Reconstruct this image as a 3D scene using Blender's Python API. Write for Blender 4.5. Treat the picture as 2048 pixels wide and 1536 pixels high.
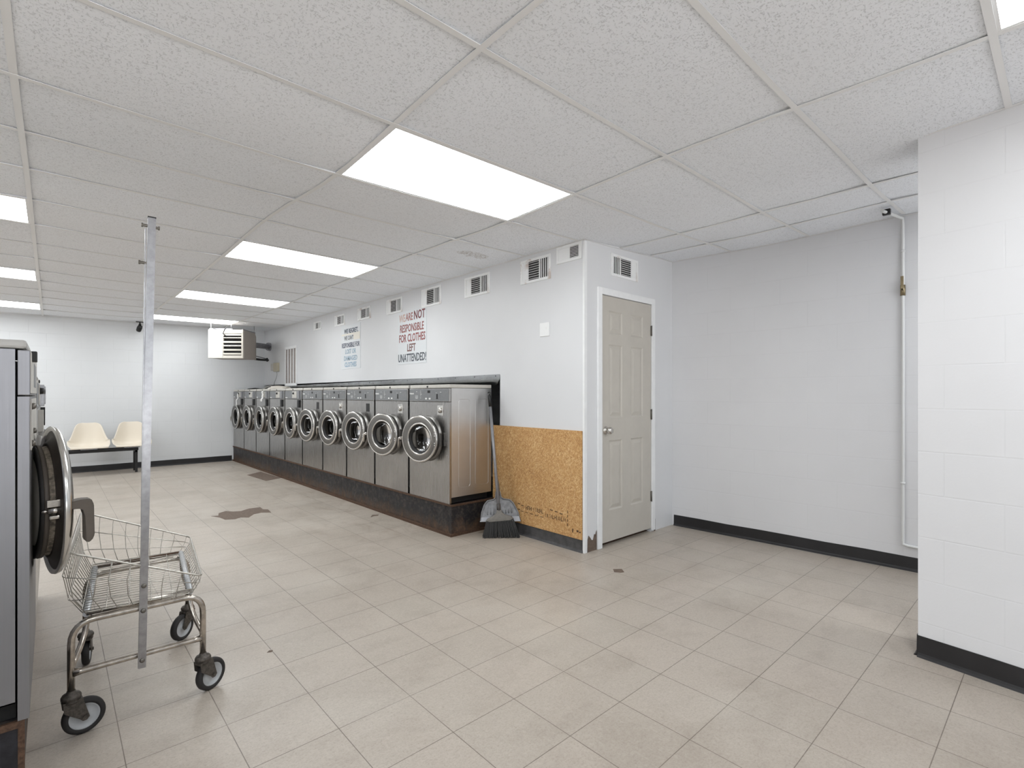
import bpy, bmesh, math, random
from mathutils import Vector, Matrix, noise
from math import sin, cos, pi, radians as R

SC = bpy.context.scene
COL = SC.collection
for o in list(bpy.data.objects):
    bpy.data.objects.remove(o)

# ------------------------------------------------------------------ camera
EYE = 1.2503
cam_d = bpy.data.cameras.new('camera')
cam_d.sensor_width = 36.0
cam_d.lens = 36.0 * 1011.3 / 2048.0
cam_d.shift_y = (789.07 - 768.0) / 2048.0
cam_d.clip_start = 0.02
cam = bpy.data.objects.new('camera', cam_d)
COL.objects.link(cam)
cam.location = (0, 0, EYE)
cam.rotation_euler = (pi / 2, 0, -0.7383)
SC.camera = cam

# ------------------------------------------------------------------ view, sky
SC.view_settings.view_transform = 'Standard'
SC.view_settings.look = 'None'
SC.view_settings.gamma = 1.0
SC.view_settings.use_curve_mapping = False
SC.view_settings.exposure = 0.27
LAMP = 9.0            # radiance of the ceiling light diffusers
SKY = 0.62             # overcast daylight outside the shop windows
w = bpy.data.worlds.new('overcast_sky')
SC.world = w
w.use_nodes = True
bg = w.node_tree.nodes['Background']
bg.inputs[0].default_value = (0.88, 0.94, 1.0, 1)
bg.inputs[1].default_value = SKY
_t = w.node_tree                       # overcast sky above, lower half added brighter to lift the ceiling
_g = _t.nodes.new('ShaderNodeTexCoord'); _s = _t.nodes.new('ShaderNodeSeparateXYZ'); _r = _t.nodes.new('ShaderNodeValToRGB')
_m = _t.nodes.new('ShaderNodeMath'); _m.operation = 'MULTIPLY_ADD'; _m.inputs[1].default_value = 0.5; _m.inputs[2].default_value = 0.5
_t.links.new(_g.outputs['Generated'], _s.inputs[0]); _t.links.new(_s.outputs[2], _m.inputs[0]); _t.links.new(_m.outputs[0], _r.inputs[0])
_r.color_ramp.elements[0].position = 0.49; _r.color_ramp.elements[0].color = (7.6, 7.6, 7.6, 1)
_r.color_ramp.elements[1].position = 0.51; _r.color_ramp.elements[1].color = (1.0, 1.15, 1.3, 1)
_t.links.new(_r.outputs[0], bg.inputs[0])

# ------------------------------------------------------------------ materials
def lin(c):
    return tuple(((v / 255) / 12.92 if v / 255 <= 0.04045 else ((v / 255 + 0.055) / 1.055) ** 2.4) for v in c) + (1.0,)

class N:
    """tiny node helper"""
    def __init__(s, name):
        s.m = bpy.data.materials.new(name); s.m.use_nodes = True
        s.t = s.m.node_tree; s.b = s.t.nodes['Principled BSDF']
    def n(s, typ, **kw):
        x = s.t.nodes.new(typ)
        for k, v in kw.items():
            if k.startswith('i_'):
                x.inputs[k[2:].replace('_', ' ')].default_value = v
            else:
                setattr(x, k, v)
        return x
    def l(s, a, b):
        s.t.links.new(a, b)
    def coord(s, scale=(1, 1, 1), loc=(0, 0, 0), rot=(0, 0, 0), kind='Object'):
        c = s.n('ShaderNodeTexCoord'); mp = s.n('ShaderNodeMapping')
        mp.inputs['Scale'].default_value = scale; mp.inputs['Location'].default_value = loc
        mp.inputs['Rotation'].default_value = rot
        s.l(c.outputs[kind], mp.inputs['Vector']); return mp.outputs[0]
    def noise(s, vec, scale, detail=3, rough=0.5, dist=0.0):
        x = s.n('ShaderNodeTexNoise'); x.inputs['Scale'].default_value = scale
        x.inputs['Detail'].default_value = detail; x.inputs['Roughness'].default_value = rough
        x.inputs['Distortion'].default_value = dist
        s.l(vec, x.inputs['Vector']); return x.outputs[0]
    def ramp(s, fac, stops):
        r = s.n('ShaderNodeValToRGB'); e = r.color_ramp.elements
        while len(e) < len(stops): e.new(0.5)
        for k, (p, c) in enumerate(stops):
            e[k].position = p
            e[k].color = c if len(c) == 4 else tuple(c) + (1,)
        s.l(fac, r.inputs[0]); return r.outputs[0]
    def g(s, fac, a, b, va=0.0, vb=1.0):
        return s.ramp(fac, [(a, (va, va, va, 1)), (b, (vb, vb, vb, 1))])
    def mix(s, fac, a, b, mode='MIX'):
        x = s.n('ShaderNodeMixRGB', blend_type=mode)
        for i, v in zip((0, 1, 2), (fac, a, b)):
            if hasattr(v, 'links'): s.l(v, x.inputs[i])
            elif i == 0: x.inputs[0].default_value = v
            else: x.inputs[i].default_value = v
        return x.outputs[0]
    def math(s, op, a, b=0.0, clamp=False):
        x = s.n('ShaderNodeMath', operation=op); x.use_clamp = clamp
        for i, v in enumerate((a, b)):
            if hasattr(v, 'links'): s.l(v, x.inputs[i])
            else: x.inputs[i].default_value = v
        return x.outputs[0]
    def bump(s, h, strength=0.3, dist=0.01):
        x = s.n('ShaderNodeBump'); x.inputs['Strength'].default_value = strength
        x.inputs['Distance'].default_value = dist
        s.l(h, x.inputs['Height']); s.l(x.outputs[0], s.b.inputs['Normal'])
    def color(s, v):
        if hasattr(v, 'links'): s.l(v, s.b.inputs['Base Color'])
        else: s.b.inputs['Base Color'].default_value = v
    def rough(s, v):
        if hasattr(v, 'links'): s.l(v, s.b.inputs['Roughness'])
        else: s.b.inputs['Roughness'].default_value = v

def simple(name, rgb, rough=0.5, metal=0.0, grime=0.0, gscale=30, bump=0.0):
    k = N(name); c = lin(rgb)
    k.rough(rough); k.b.inputs['Metallic'].default_value = metal
    if grime or bump:
        v = k.coord(); nz = k.noise(v, gscale, 4, 0.6)
        d = tuple(x * (1 - grime) for x in c[:3]) + (1,)
        k.color(k.mix(k.g(nz, 0.35, 0.65), d, c))
        if bump: k.bump(nz, bump, 0.002)
    else:
        k.color(c)
    return k.m

def m_paint(name, rgb, axes=None, joint=0.5, bumpy=0.12):
    """painted wall; axes = which object axis runs along the wall, for block joints"""
    k = N(name); c = lin(rgb); v = k.coord()
    big = k.noise(v, 1.3, 3, 0.6); fine = k.noise(v, 90, 3, 0.6)
    c2 = tuple(x * 0.955 for x in c[:3]) + (1,)
    col = k.mix(k.g(big, 0.35, 0.7), c, c2)
    scuff = k.g(k.noise(k.coord(scale=(3, 3, 9)), 4.0, 4, 0.7, 1.5), 0.70, 0.80)
    col = k.mix(k.math('MULTIPLY', scuff, 0.10), col, lin((150, 146, 140)))
    h = k.math('MULTIPLY', fine, bumpy)
    if axes is not None:
        sep = k.n('ShaderNodeSeparateXYZ'); k.l(v, sep.inputs[0])
        cmb = k.n('ShaderNodeCombineXYZ')
        k.l(k.math('ADD', sep.outputs[axes[0]], axes[1]), cmb.inputs[0])
        k.l(k.math('ADD', sep.outputs[2], 20.32 - 0.166), cmb.inputs[1])
        br = k.n('ShaderNodeTexBrick'); k.l(cmb.outputs[0], br.inputs['Vector'])
        br.inputs['Scale'].default_value = 1.0; br.inputs['Mortar Size'].default_value = 0.0045
        br.inputs['Mortar Smooth'].default_value = 0.8
        br.inputs['Brick Width'].default_value = 0.4064; br.inputs['Row Height'].default_value = 0.2032
        br.inputs['Color1'].default_value = (1, 1, 1, 1); br.inputs['Color2'].default_value = (0.8, 0.8, 0.8, 1)
        br.inputs['Mortar'].default_value = (0, 0, 0, 1)
        fill = k.g(k.noise(v, 1.7, 2), 0.35, 0.75, 0.35, 1.0)
        mk = k.math('MULTIPLY', br.outputs['Fac'], fill)
        col = k.mix(k.math('MULTIPLY', mk, 0.16 * joint), col, lin((120, 120, 120)))
        h = k.math('SUBTRACT', h, k.math('MULTIPLY', mk, joint))
    k.color(col); k.rough(0.42)
    k.bump(h, 0.5, 0.004)
    return k.m

M = {}
M['wall'] = m_paint('white_wall_paint', (217, 218, 220))
M['block_x'] = m_paint('white_painted_block_along_x', (219, 221, 223), (0, 40.6 + 0.10), 0.55)
M['block_y'] = m_paint('white_painted_block_along_y', (219, 219, 221), (1, 40.64 + 0.022), 0.32)
M['casing'] = simple('white_gloss_trim', (234, 235, 236), 0.35, grime=0.05, gscale=12)
M['door'] = simple('putty_door_paint', (190, 185, 176), 0.4, grime=0.05, gscale=8)

def m_floor():
    k = N('vinyl_composition_tile'); v = k.coord(loc=(-1.404 + 0.3048 * 40, -1.531 + 0.3048 * 40, 0))
    br = k.n('ShaderNodeTexBrick'); k.l(v, br.inputs['Vector'])
    br.offset = 0.0; br.squash = 1.0
    br.inputs['Scale'].default_value = 1.0; br.inputs['Mortar Size'].default_value = 0.0017
    br.inputs['Mortar Smooth'].default_value = 0.3
    br.inputs['Brick Width'].default_value = 0.3048; br.inputs['Row Height'].default_value = 0.3048
    br.inputs['Color1'].default_value = lin((178, 168, 157)); br.inputs['Color2'].default_value = lin((173, 164, 153))
    br.inputs['Mortar'].default_value = lin((112, 103, 93))
    c = br.outputs['Color']
    o = k.coord()
    stain = k.noise(o, 0.75, 5, 0.62, 0.3)
    c = k.mix(k.math('MULTIPLY', k.g(stain, 0.44, 0.70), 0.36), c, lin((134, 122, 110)))
    sm2 = k.noise(k.coord(scale=(1.0, 1.7, 1), loc=(2, 5, 0)), 2.6, 5, 0.68, 0.4)
    c = k.mix(k.math('MULTIPLY', k.g(sm2, 0.50, 0.74), 0.30), c, lin((124, 112, 100)))
    light = k.noise(k.coord(loc=(7, 3, 0)), 1.3, 4, 0.6)
    c = k.mix(k.math('MULTIPLY', k.g(light, 0.5, 0.72), 0.35), c, lin((194, 187, 177)))
    fine = k.noise(o, 130, 3, 0.75)
    c = k.mix(k.math('MULTIPLY', k.g(fine, 0.50, 0.70), 0.30), c, lin((112, 100, 88)))
    fl2 = k.noise(k.coord(scale=(1, 2.2, 1), rot=(0, 0, 0.6)), 48, 4, 0.75)
    c = k.mix(k.math('MULTIPLY', k.g(fl2, 0.48, 0.72), 0.26), c, lin((122, 110, 98)))
    fl3 = k.noise(k.coord(scale=(2.2, 1, 1), rot=(0, 0, 0.3), loc=(4, 4, 0)), 30, 4, 0.75)
    c = k.mix(k.math('MULTIPLY', k.g(fl3, 0.50, 0.74), 0.22), c, lin((204, 197, 187)))
    fade = k.math('MULTIPLY', k.g(k.noise(o, 0.9, 3, 0.6), 0.36, 0.62, 0.12, 1.0), k.g(k.noise(o, 9, 3, 0.7), 0.3, 0.6, 0.35, 1.0))
    c = k.mix(k.math('MULTIPLY', br.outputs['Fac'], fade), c, lin((84, 75, 66)))
    sx = k.n('ShaderNodeSeparateXYZ'); k.l(o, sx.inputs[0])
    near = k.g(k.math('ADD', sx.outputs[0], 0.0), 1.35, 1.0) if False else k.n('ShaderNodeMapRange').outputs[0]
    mr = near.node; mr.inputs['From Min'].default_value = 1.45; mr.inputs['From Max'].default_value = 2.5; k.l(sx.outputs[0], mr.inputs['Value'])
    near = k.math('MULTIPLY', near, k.g(k.math('MULTIPLY', sx.outputs[1], 0.1), 0.34, 0.44))
    sm_ = k.g(k.noise(k.coord(scale=(1.4, 0.7, 1)), 3.6, 5, 0.75, 0.8), 0.52, 0.66)
    c = k.mix(k.math('MULTIPLY', k.math('MULTIPLY', sm_, near), 0.42), c, lin((118, 100, 82)))
    sp = k.n('ShaderNodeTexVoronoi'); sp.inputs['Scale'].default_value = 3.2; k.l(o, sp.inputs['Vector'])
    spot = k.g(sp.outputs['Distance'], 0.008, 0.016, 1, 0)
    c = k.mix(k.math('MULTIPLY', spot, 0.75), c, lin((84, 72, 60)))
    k.color(c)
    k.rough(k.g(k.noise(o, 3, 3), 0.3, 0.7, 0.34, 0.50))
    k.bump(k.math('MULTIPLY', fine, 0.15), 0.15, 0.001)
    return k.m
M['floor'] = m_floor()

def m_tile():
    k = N('fissured_ceiling_tile'); o = k.coord()
    a = k.noise(k.coord(scale=(1.0, 2.0, 1)), 88, 2, 0.45, 0.6)
    b = k.noise(k.coord(scale=(2.4, 1.0, 1), loc=(5, 2, 0)), 74, 2, 0.45, 0.8)
    pit = k.math('MAXIMUM', k.g(a, 0.60, 0.66), k.g(b, 0.61, 0.67))
    grain = k.noise(o, 210, 2, 0.6)
    c = k.mix(k.math('MULTIPLY', pit, 0.26), lin((246, 249, 254)), lin((110, 112, 114)))
    cc = k.noise(o, 0.9, 2)
    c = k.mix(k.math('MULTIPLY', k.g(cc, 0.4, 0.7), 0.25), c, lin((242, 242, 243)))
    # rusty water stain on one tile next to the washer wall
    sep = k.n('ShaderNodeSeparateXYZ'); k.l(o, sep.inputs[0])
    dx = k.math('MULTIPLY', k.math('SUBTRACT', sep.outputs[0], 2.72), 3.6)
    dy = k.math('MULTIPLY', k.math('SUBTRACT', sep.outputs[1], 3.48), 8.0)
    rr = k.math('ADD', k.math('MULTIPLY', dx, dx), k.math('MULTIPLY', dy, dy))
    rr = k.math('ADD', rr, k.math('MULTIPLY', k.noise(o, 22, 3, 0.8), 1.2))
    st = k.math('MULTIPLY', k.g(rr, 0.9, 1.5, 1, 0), k.g(k.noise(o, 45, 3, 0.7, 1.0), 0.42, 0.62))
    c = k.mix(k.math('MULTIPLY', st, 0.55), c, lin((140, 124, 104)))
    k.color(c); k.rough(0.9)
    h = k.math('SUBTRACT', k.math('MULTIPLY', grain, 0.35), pit)
    k.bump(h, 0.55, 0.003)
    return k.m
M['tile'] = m_tile()
M['tee'] = simple('white_enamel_ceiling_tee', (238, 238, 238), 0.45)
M['rubber'] = simple('black_rubber_cove', (34, 33, 35), 0.45, grime=0.35, gscale=7)
M['rubber_worn'] = simple('worn_black_rubber_cove', (78, 77, 78), 0.5, grime=0.45, gscale=18)

def m_lamp():
    k = N('lit_prismatic_diffuser'); v = k.coord()
    k.color((0.8, 0.8, 0.8, 1))
    wv = k.noise(k.coord(scale=(0.3, 4, 1)), 1.5, 1)
    e = k.mix(k.g(wv, 0.3, 0.7), (0.955, 0.985, 1.0, 1), (0.925, 0.965, 0.985, 1))
    k.l(e, k.b.inputs['Emission Color']); k.b.inputs['Emission Strength'].default_value = LAMP
    return k.m
M['lamp'] = m_lamp()

def m_steel(name, rgb, r0=0.24, r1=0.42, streak=(60, 60, 0.6), dark=0.25):
    k = N(name); c = lin(rgb); k.b.inputs['Metallic'].default_value = 1.0
    s = k.noise(k.coord(scale=streak), 6, 3, 0.6)
    p = k.noise(k.coord(), 2.2, 4, 0.65)
    d = tuple(x * (1 - dark) for x in c[:3]) + (1,)
    k.color(k.mix(k.g(p, 0.35, 0.72), c, d))
    k.rough(k.math('ADD', k.g(s, 0.3, 0.7, r0, r1), k.math('MULTIPLY', p, 0.08)))
    k.bump(s, 0.025, 0.001)
    return k.m
M['steel'] = m_steel('brushed_stainless_front', (176, 174, 172), 0.17, 0.30, dark=0.2)
M['steel_side'] = m_steel('dull_stainless_side', (212, 211, 210), 0.32, 0.42, dark=0.12)
M['steel_light'] = m_steel('pale_grey_cabinet_steel', (146, 146, 150), 0.34, 0.46, dark=0.08)
M['panel'] = simple('grey_control_panel_film', (128, 130, 132), 0.4, 0.25, grime=0.12, gscale=40)
M['cap'] = simple('light_grey_enamel', (196, 193, 186), 0.4, grime=0.06)
M['cap_grey'] = simple('mid_grey_enamel', (176, 174, 171), 0.4, grime=0.05)
M['chrome'] = simple('scuffed_chrome', (214, 210, 204), 0.16, 1.0, grime=0.25, gscale=60)
M['ring'] = m_steel('door_ring_steel', (132, 130, 127), 0.30, 0.42, (20, 20, 20))
M['bead'] = simple('polished_steel_bead', (214, 212, 208), 0.2, 1.0)
M['drum'] = m_steel('drum_steel', (110, 105, 98), 0.25, 0.4, (4, 30, 30))
M['gasket'] = simple('black_rubber_gasket', (26, 24, 23), 0.6)
M['black'] = simple('black_plastic', (24, 24, 25), 0.45)
M['dark'] = simple('cavity_shade', (16, 15, 15), 0.8)  # near-black that stands for shade in gaps and openings
M['white'] = simple('white_plastic', (232, 232, 230), 0.4)
M['brown'] = simple('brown_grey_plastic', (92, 84, 76), 0.5, grime=0.1)
M['brown_dark'] = simple('dark_brown_plastic', (72, 65, 60), 0.45, grime=0.35, gscale=18)
M['scaly'] = simple('limescaled_dark_plastic', (158, 146, 130), 0.7, grime=0.72, gscale=70, bump=0.6)
M['beige'] = simple('beige_enamel', (214, 208, 197), 0.45, grime=0.05, gscale=8)
M['beige_dark'] = simple('taupe_enamel', (164, 155, 146), 0.5, grime=0.05)
M['galv'] = simple('galvanised_steel', (172, 172, 175), 0.28, 0.95, grime=0.2, gscale=40)
M['galv_dark'] = simple('weathered_flue_steel', (150, 150, 153), 0.5, 0.7, grime=0.3)
M['wire'] = simple('zinc_wire', (206, 202, 194), 0.35, 0.8, grime=0.3, gscale=50)
M['tube'] = simple('chromed_cart_tube', (200, 192, 182), 0.2, 0.95, grime=0.4, gscale=35)
M['rustdark'] = simple('rusty_dark_iron', (98, 74, 58), 0.75, 0.3, grime=0.5, gscale=90, bump=0.4)
M['castor'] = simple('dirty_grey_castor_metal', (96, 90, 84), 0.55, 0.5, grime=0.5, gscale=110, bump=0.4)
M['tyre'] = simple('grey_black_rubber_tyre', (38, 36, 36), 0.7, grime=0.2)
M['hub'] = simple('light_grey_wheel_hub', (176, 178, 180), 0.45, grime=0.1, gscale=40)
M['shell'] = simple('cream_moulded_plastic', (226, 216, 200), 0.32)
M['screw'] = simple('steel_screw', (120, 116, 110), 0.4, 0.8)
M['bristle'] = simple('black_broom_bristle', (36, 35, 34), 0.6, grime=0.4, gscale=160)
M['broomgrey'] = simple('grey_broom_plastic', (122, 118, 112), 0.5, grime=0.2, gscale=50)
M['pan'] = simple('grey_dustpan_plastic', (150, 151, 154), 0.5, grime=0.35, gscale=28)
M['handle_alu'] = simple('grey_painted_broom_handle', (150, 150, 154), 0.4, 0.3, grime=0.15)
M['board'] = simple('white_sign_board', (214, 217, 220), 0.35)
M['tape'] = simple('cream_patch_paint', (228, 224, 214), 0.6)
M['slat'] = simple('grey_brown_grille_slat', (150, 142, 138), 0.6, grime=0.3, gscale=25)
M['vent_dark'] = simple('duct_shade', (44, 42, 42), 0.7)  # dark tone for the shade inside the registers
M['conduit'] = simple('white_painted_pipe', (216, 217, 216), 0.4)
M['brass'] = simple('old_brass_valve', (150, 136, 108), 0.4, 0.8, grime=0.3)
M['patch'] = simple('bare_brown_floor_underlay', (112, 96, 84), 0.8, grime=0.3, gscale=40, bump=0.3)
M['bag'] = simple('blue_film_plastic', (150, 168, 190), 0.25)

def m_vent(name, rust):
    k = N(name); v = k.coord(); c = lin((236, 237, 237))
    n1 = k.noise(v, 9, 4, 0.7, 0.5)
    c1 = k.mix(k.math('MULTIPLY', k.g(n1, 0.60 - 0.12 * rust, 0.70 - 0.08 * rust), min(1.0, rust)), c, lin((150, 104, 66)))
    k.color(c1); k.rough(0.5); return k.m
M['vent'] = m_vent('white_painted_register', 0.25)
M['vent_rusty'] = m_vent('rust_spotted_register', 0.5)

def m_plinth():
    k = N('rusted_black_plinth_steel'); v = k.coord(); g = k.n('ShaderNodeNewGeometry')
    sep = k.n('ShaderNodeSeparateXYZ'); k.l(g.outputs['Position'], sep.inputs[0])
    nz = k.noise(k.coord(scale=(1, 1, 0.6)), 8, 6, 0.75, 0.9)
    h = k.math('ADD', k.math('MULTIPLY', sep.outputs[2], 3.6), k.math('ADD', k.math('MULTIPLY', nz, -1.5), 1.0))
    f = k.g(h, 0.30, 0.72, 1, 0)
    f2 = k.g(k.noise(v, 40, 3, 0.7), 0.35, 0.7, 0.4, 1.0)
    rust = k.mix(k.g(k.noise(v, 13, 4, 0.7), 0.35, 0.65), lin((122, 96, 74)), lin((74, 57, 46)))
    blk = k.mix(k.g(k.noise(v, 26, 4, 0.75), 0.48, 0.74), lin((36, 35, 38)), lin((84, 76, 70)))
    k.color(k.mix(k.math('MULTIPLY', f, f2), blk, rust))
    k.rough(k.g(nz, 0.3, 0.7, 0.4, 0.75)); k.b.inputs['Metallic'].default_value = 0.25
    k.bump(nz, 0.3, 0.004); return k.m
M['plinth'] = m_plinth()
M['scratched'] = simple('scratched_navy_plinth_plate', (46, 46, 52), 0.4, 0.3, grime=0.5, gscale=26)

def m_osb():
    k = N('oriented_strand_board'); v = k.coord()
    lay = []
    for sc, rot, sy, sz, lo in ((165, 0.45, 0.30, 1.25, 0), (150, 1.55, 0.34, 1.2, 3), (176, 2.55, 0.28, 1.3, 6), (142, 1.0, 0.36, 1.15, 9)):
        m0 = k.n('ShaderNodeMapping'); m0.inputs['Rotation'].default_value = (rot, 0, 0); m0.inputs['Location'].default_value = (0, lo, 0)
        k.l(v, m0.inputs['Vector'])
        m1 = k.n('ShaderNodeMapping'); m1.inputs['Scale'].default_value = (0.2, sy, sz); k.l(m0.outputs[0], m1.inputs['Vector'])
        a = k.n('ShaderNodeTexVoronoi'); a.inputs['Scale'].default_value = sc; a.inputs['Randomness'].default_value = 1.0
        k.l(m1.outputs[0], a.inputs['Vector'])
        s1 = k.n('ShaderNodeSeparateColor'); k.l(a.outputs['Color'], s1.inputs[0]); lay.append(s1)
    # each strand layer shows where its own random height is the greatest
    t, hgt = lay[0].outputs[0], lay[0].outputs[1]
    for q in lay[1:]:
        gt = k.math('GREATER_THAN', q.outputs[1], hgt)
        t = k.mix(gt, t, q.outputs[0]); hgt = k.math('MAXIMUM', hgt, q.outputs[1])
    big = k.noise(v, 3.2, 3, 0.6)
    t = k.math('ADD', k.math('MULTIPLY', t, 0.62), k.math('MULTIPLY', big, 0.42))
    c = k.ramp(t, [(0.14, lin((152, 108, 62))), (0.36, lin((180, 135, 84))), (0.62, lin((198, 156, 102))), (0.92, lin((222, 190, 142)))])
    dk = k.g(k.noise(v, 34, 4, 0.75), 0.64, 0.72)
    c = k.mix(k.math('MULTIPLY', dk, 0.6), c, lin((84, 54, 28)))
    k.color(c); k.rough(0.7); k.bump(t, 0.25, 0.002); return k.m
M['osb'] = m_osb()

def m_glass():
    k = N('smoky_door_glass'); t = k.t
    tr = k.n('ShaderNodeBsdfTransparent'); tr.inputs[0].default_value = (0.40, 0.39, 0.37, 1)
    gl = k.n('ShaderNodeBsdfGlossy'); gl.inputs['Roughness'].default_value = 0.04
    fr = k.n('ShaderNodeFresnel'); fr.inputs[0].default_value = 1.5
    mx = k.n('ShaderNodeMixShader'); k.l(fr.outputs[0], mx.inputs[0])
    k.l(tr.outputs[0], mx.inputs[1]); k.l(gl.outputs[0], mx.inputs[2])
    k.l(mx.outputs[0], t.nodes['Material Output'].inputs['Surface']); return k.m
M['glass'] = m_glass()

# ------------------------------------------------------------------ mesh helpers
class MB:
    def __init__(s):
        s.b = bmesh.new()
    def quad(s, pts):
        return s.b.faces.new([s.b.verts.new(p) for p in pts])
    def box(s, x0, x1, y0, y1, z0, z1, bev=0.0, mat=None):
        t = bmesh.new()
        bmesh.ops.create_cube(t, size=1)
        bmesh.ops.scale(t, vec=(abs(x1 - x0), abs(y1 - y0), abs(z1 - z0)), verts=t.verts)
        bmesh.ops.translate(t, vec=((x0 + x1) / 2, (y0 + y1) / 2, (z0 + z1) / 2), verts=t.verts)
        if bev > 0:
            bmesh.ops.bevel(t, geom=t.edges[:], offset=bev, segments=2, affect='EDGES', profile=0.5)
        s.add(t, mat); return s
    def add(s, t, mat=None):
        if mat is not None: bmesh.ops.transform(t, matrix=mat, verts=t.verts)
        me = bpy.data.meshes.new('t'); t.to_mesh(me); t.free()
        s.b.from_mesh(me); bpy.data.meshes.remove(me)
    def prism(s, poly, z0, z1):
        lo = [s.b.verts.new((x, y, z0)) for x, y in poly]; hi = [s.b.verts.new((x, y, z1)) for x, y in poly]
        n = len(poly); s.b.faces.new(lo[::-1]); s.b.faces.new(hi)
        for i in range(n): s.b.faces.new((lo[i], lo[(i + 1) % n], hi[(i + 1) % n], hi[i]))
        return s
    def tube(s, pts, r, seg=8, closed=False, cap=True, rz=None):
        """swept round (or rz: square-ish) tube through points"""
        P = [Vector(p) for p in pts]; n = len(P); rings = []
        up = None
        for i in range(n):
            if closed: t = (P[(i + 1) % n] - P[i - 1])
            elif i == 0: t = P[1] - P[0]
            elif i == n - 1: t = P[-1] - P[-2]
            else: t = (P[i + 1] - P[i]).normalized() + (P[i] - P[i - 1]).normalized()
            if t.length < 1e-9: t = Vector((0, 0, 1))
            t.normalize()
            if up is None:
                up = Vector((0, 0, 1)) if abs(t.z) < 0.9 else Vector((1, 0, 0))
            a = up - t * up.dot(t)
            if a.length < 1e-4: a = Vector((0, 1, 0)) - t * t.y
            a.normalize(); b = t.cross(a); up = a
            rr = r[i] if isinstance(r, (list, tuple)) else r
            rings.append([s.b.verts.new(P[i] + (a * cos(2 * pi * k / seg) + b * sin(2 * pi * k / seg)) * rr) for k in range(seg)])
        m = n if closed else n - 1
        for i in range(m):
            A, B = rings[i], rings[(i + 1) % n]
            for k in range(seg):
                f = s.b.faces.new((A[k], A[(k + 1) % seg], B[(k + 1) % seg], B[k])); f.smooth = seg > 4
        if cap and not closed:
            s.b.faces.new(rings[0][::-1]); s.b.faces.new(rings[-1])
        return s
    def lathe(s, prof, seg=40, axis='z', center=(0, 0, 0), mat=None, close=False, flat=False):
        """prof: list of (radius, height)"""
        t = bmesh.new(); rings = []
        for r, h in prof:
            if r < 1e-6: rings.append([t.verts.new((0, 0, h))])
            else: rings.append([t.verts.new((r * cos(2 * pi * k / seg), r * sin(2 * pi * k / seg), h)) for k in range(seg)])
        m = len(rings) if close else len(rings) - 1
        for i in range(m):
            A, B = rings[i], rings[(i + 1) % len(rings)]
            for k in range(seg):
                k2 = (k + 1) % seg
                if len(A) == 1 and len(B) == 1: continue
                if len(A) == 1: f = t.faces.new((A[0], B[k2], B[k]))
                elif len(B) == 1: f = t.faces.new((A[k], A[k2], B[0]))
                else: f = t.faces.new((A[k], A[k2], B[k2], B[k]))
                f.smooth = not flat
        mm = Matrix.Identity(4)
        if axis == 'x': mm = Matrix.Rotation(pi / 2, 4, 'Y')
        if axis == 'y': mm = Matrix.Rotation(-pi / 2, 4, 'X')
        mm = Matrix.Translation(center) @ mm
        if mat is not None: mm = mat @ mm
        s.add(t, mm); return s
    def cyl(s, c, r, h, axis='z', seg=20, mat=None):
        return s.lathe([(0, -h / 2), (r, -h / 2), (r, h / 2), (0, h / 2)], seg, axis, c, mat, flat=True)
    def second(s):
        s.mark = len(s.b.faces); return s
    def obj(s, name, m, parent=None, loc=None, smooth_angle=None, **props):
        bmesh.ops.recalc_face_normals(s.b, faces=s.b.faces[:])
        if getattr(s, 'mark', None) is not None:
            for i_, f_ in enumerate(s.b.faces):
                if i_ >= s.mark: f_.material_index = 1
        me = bpy.data.meshes.new(name); s.b.to_mesh(me); s.b.free()
        for mm in (m if isinstance(m, (list, tuple)) else [m]): me.materials.append(M[mm] if isinstance(mm, str) else mm)
        o = bpy.data.objects.new(name, me); COL.objects.link(o)
        if parent is not None: o.parent = parent
        if loc: o.location = loc
        for k, v in props.items(): o[k] = v
        if smooth_angle is not None:
            for p in me.polygons: p.use_smooth = True
            try: me.set_sharp_from_angle(angle=R(smooth_angle))
            except Exception: pass
        return o

def thing(name, label, cat, loc=(0, 0, 0), rz=0.0, group=None):
    o = bpy.data.objects.new(name, None); COL.objects.link(o)
    o.empty_display_size = 0.1
    o.location = loc; o.rotation_euler = (0, 0, rz); o['label'] = label; o['category'] = cat
    if group: o['group'] = group
    return o

def dup(root, loc=None, rz=None, label=None):
    """copy a thing with its parts and sub-parts"""
    r = root.copy(); COL.objects.link(r)
    if loc is not None: r.location = loc
    if rz is not None: r.rotation_euler = (0, 0, rz)
    if label: r['label'] = label
    for ch in root.children:
        c = ch.copy(); COL.objects.link(c); c.parent = r
        for g in ch.children:
            d = g.copy(); COL.objects.link(d); d.parent = c
    return r

def text(name, s, size, m, parent, mat, sx=1.0, shear=0.0, align='CENTER', bold=0.0, **props):
    cu = bpy.data.curves.new(name, 'FONT'); cu.body = s; cu.size = size; cu.align_x = align
    cu.extrude = 0.0006; cu.shear = shear; cu.offset = bold; cu.resolution_u = 2
    t = bpy.data.objects.new(name, cu); COL.objects.link(t)
    dg = bpy.context.evaluated_depsgraph_get(); dg.update()
    me = bpy.data.meshes.new_from_object(t.evaluated_get(dg))
    bpy.data.objects.remove(t); bpy.data.curves.remove(cu)
    me.transform(mat @ Matrix.Diagonal((sx, 1, 1, 1)))
    me.materials.clear(); me.materials.append(m)
    o = bpy.data.objects.new(name, me); COL.objects.link(o)
    if parent is not None: o.parent = parent
    for k, v in props.items(): o[k] = v
    return o

STR = dict(kind='structure')
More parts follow.
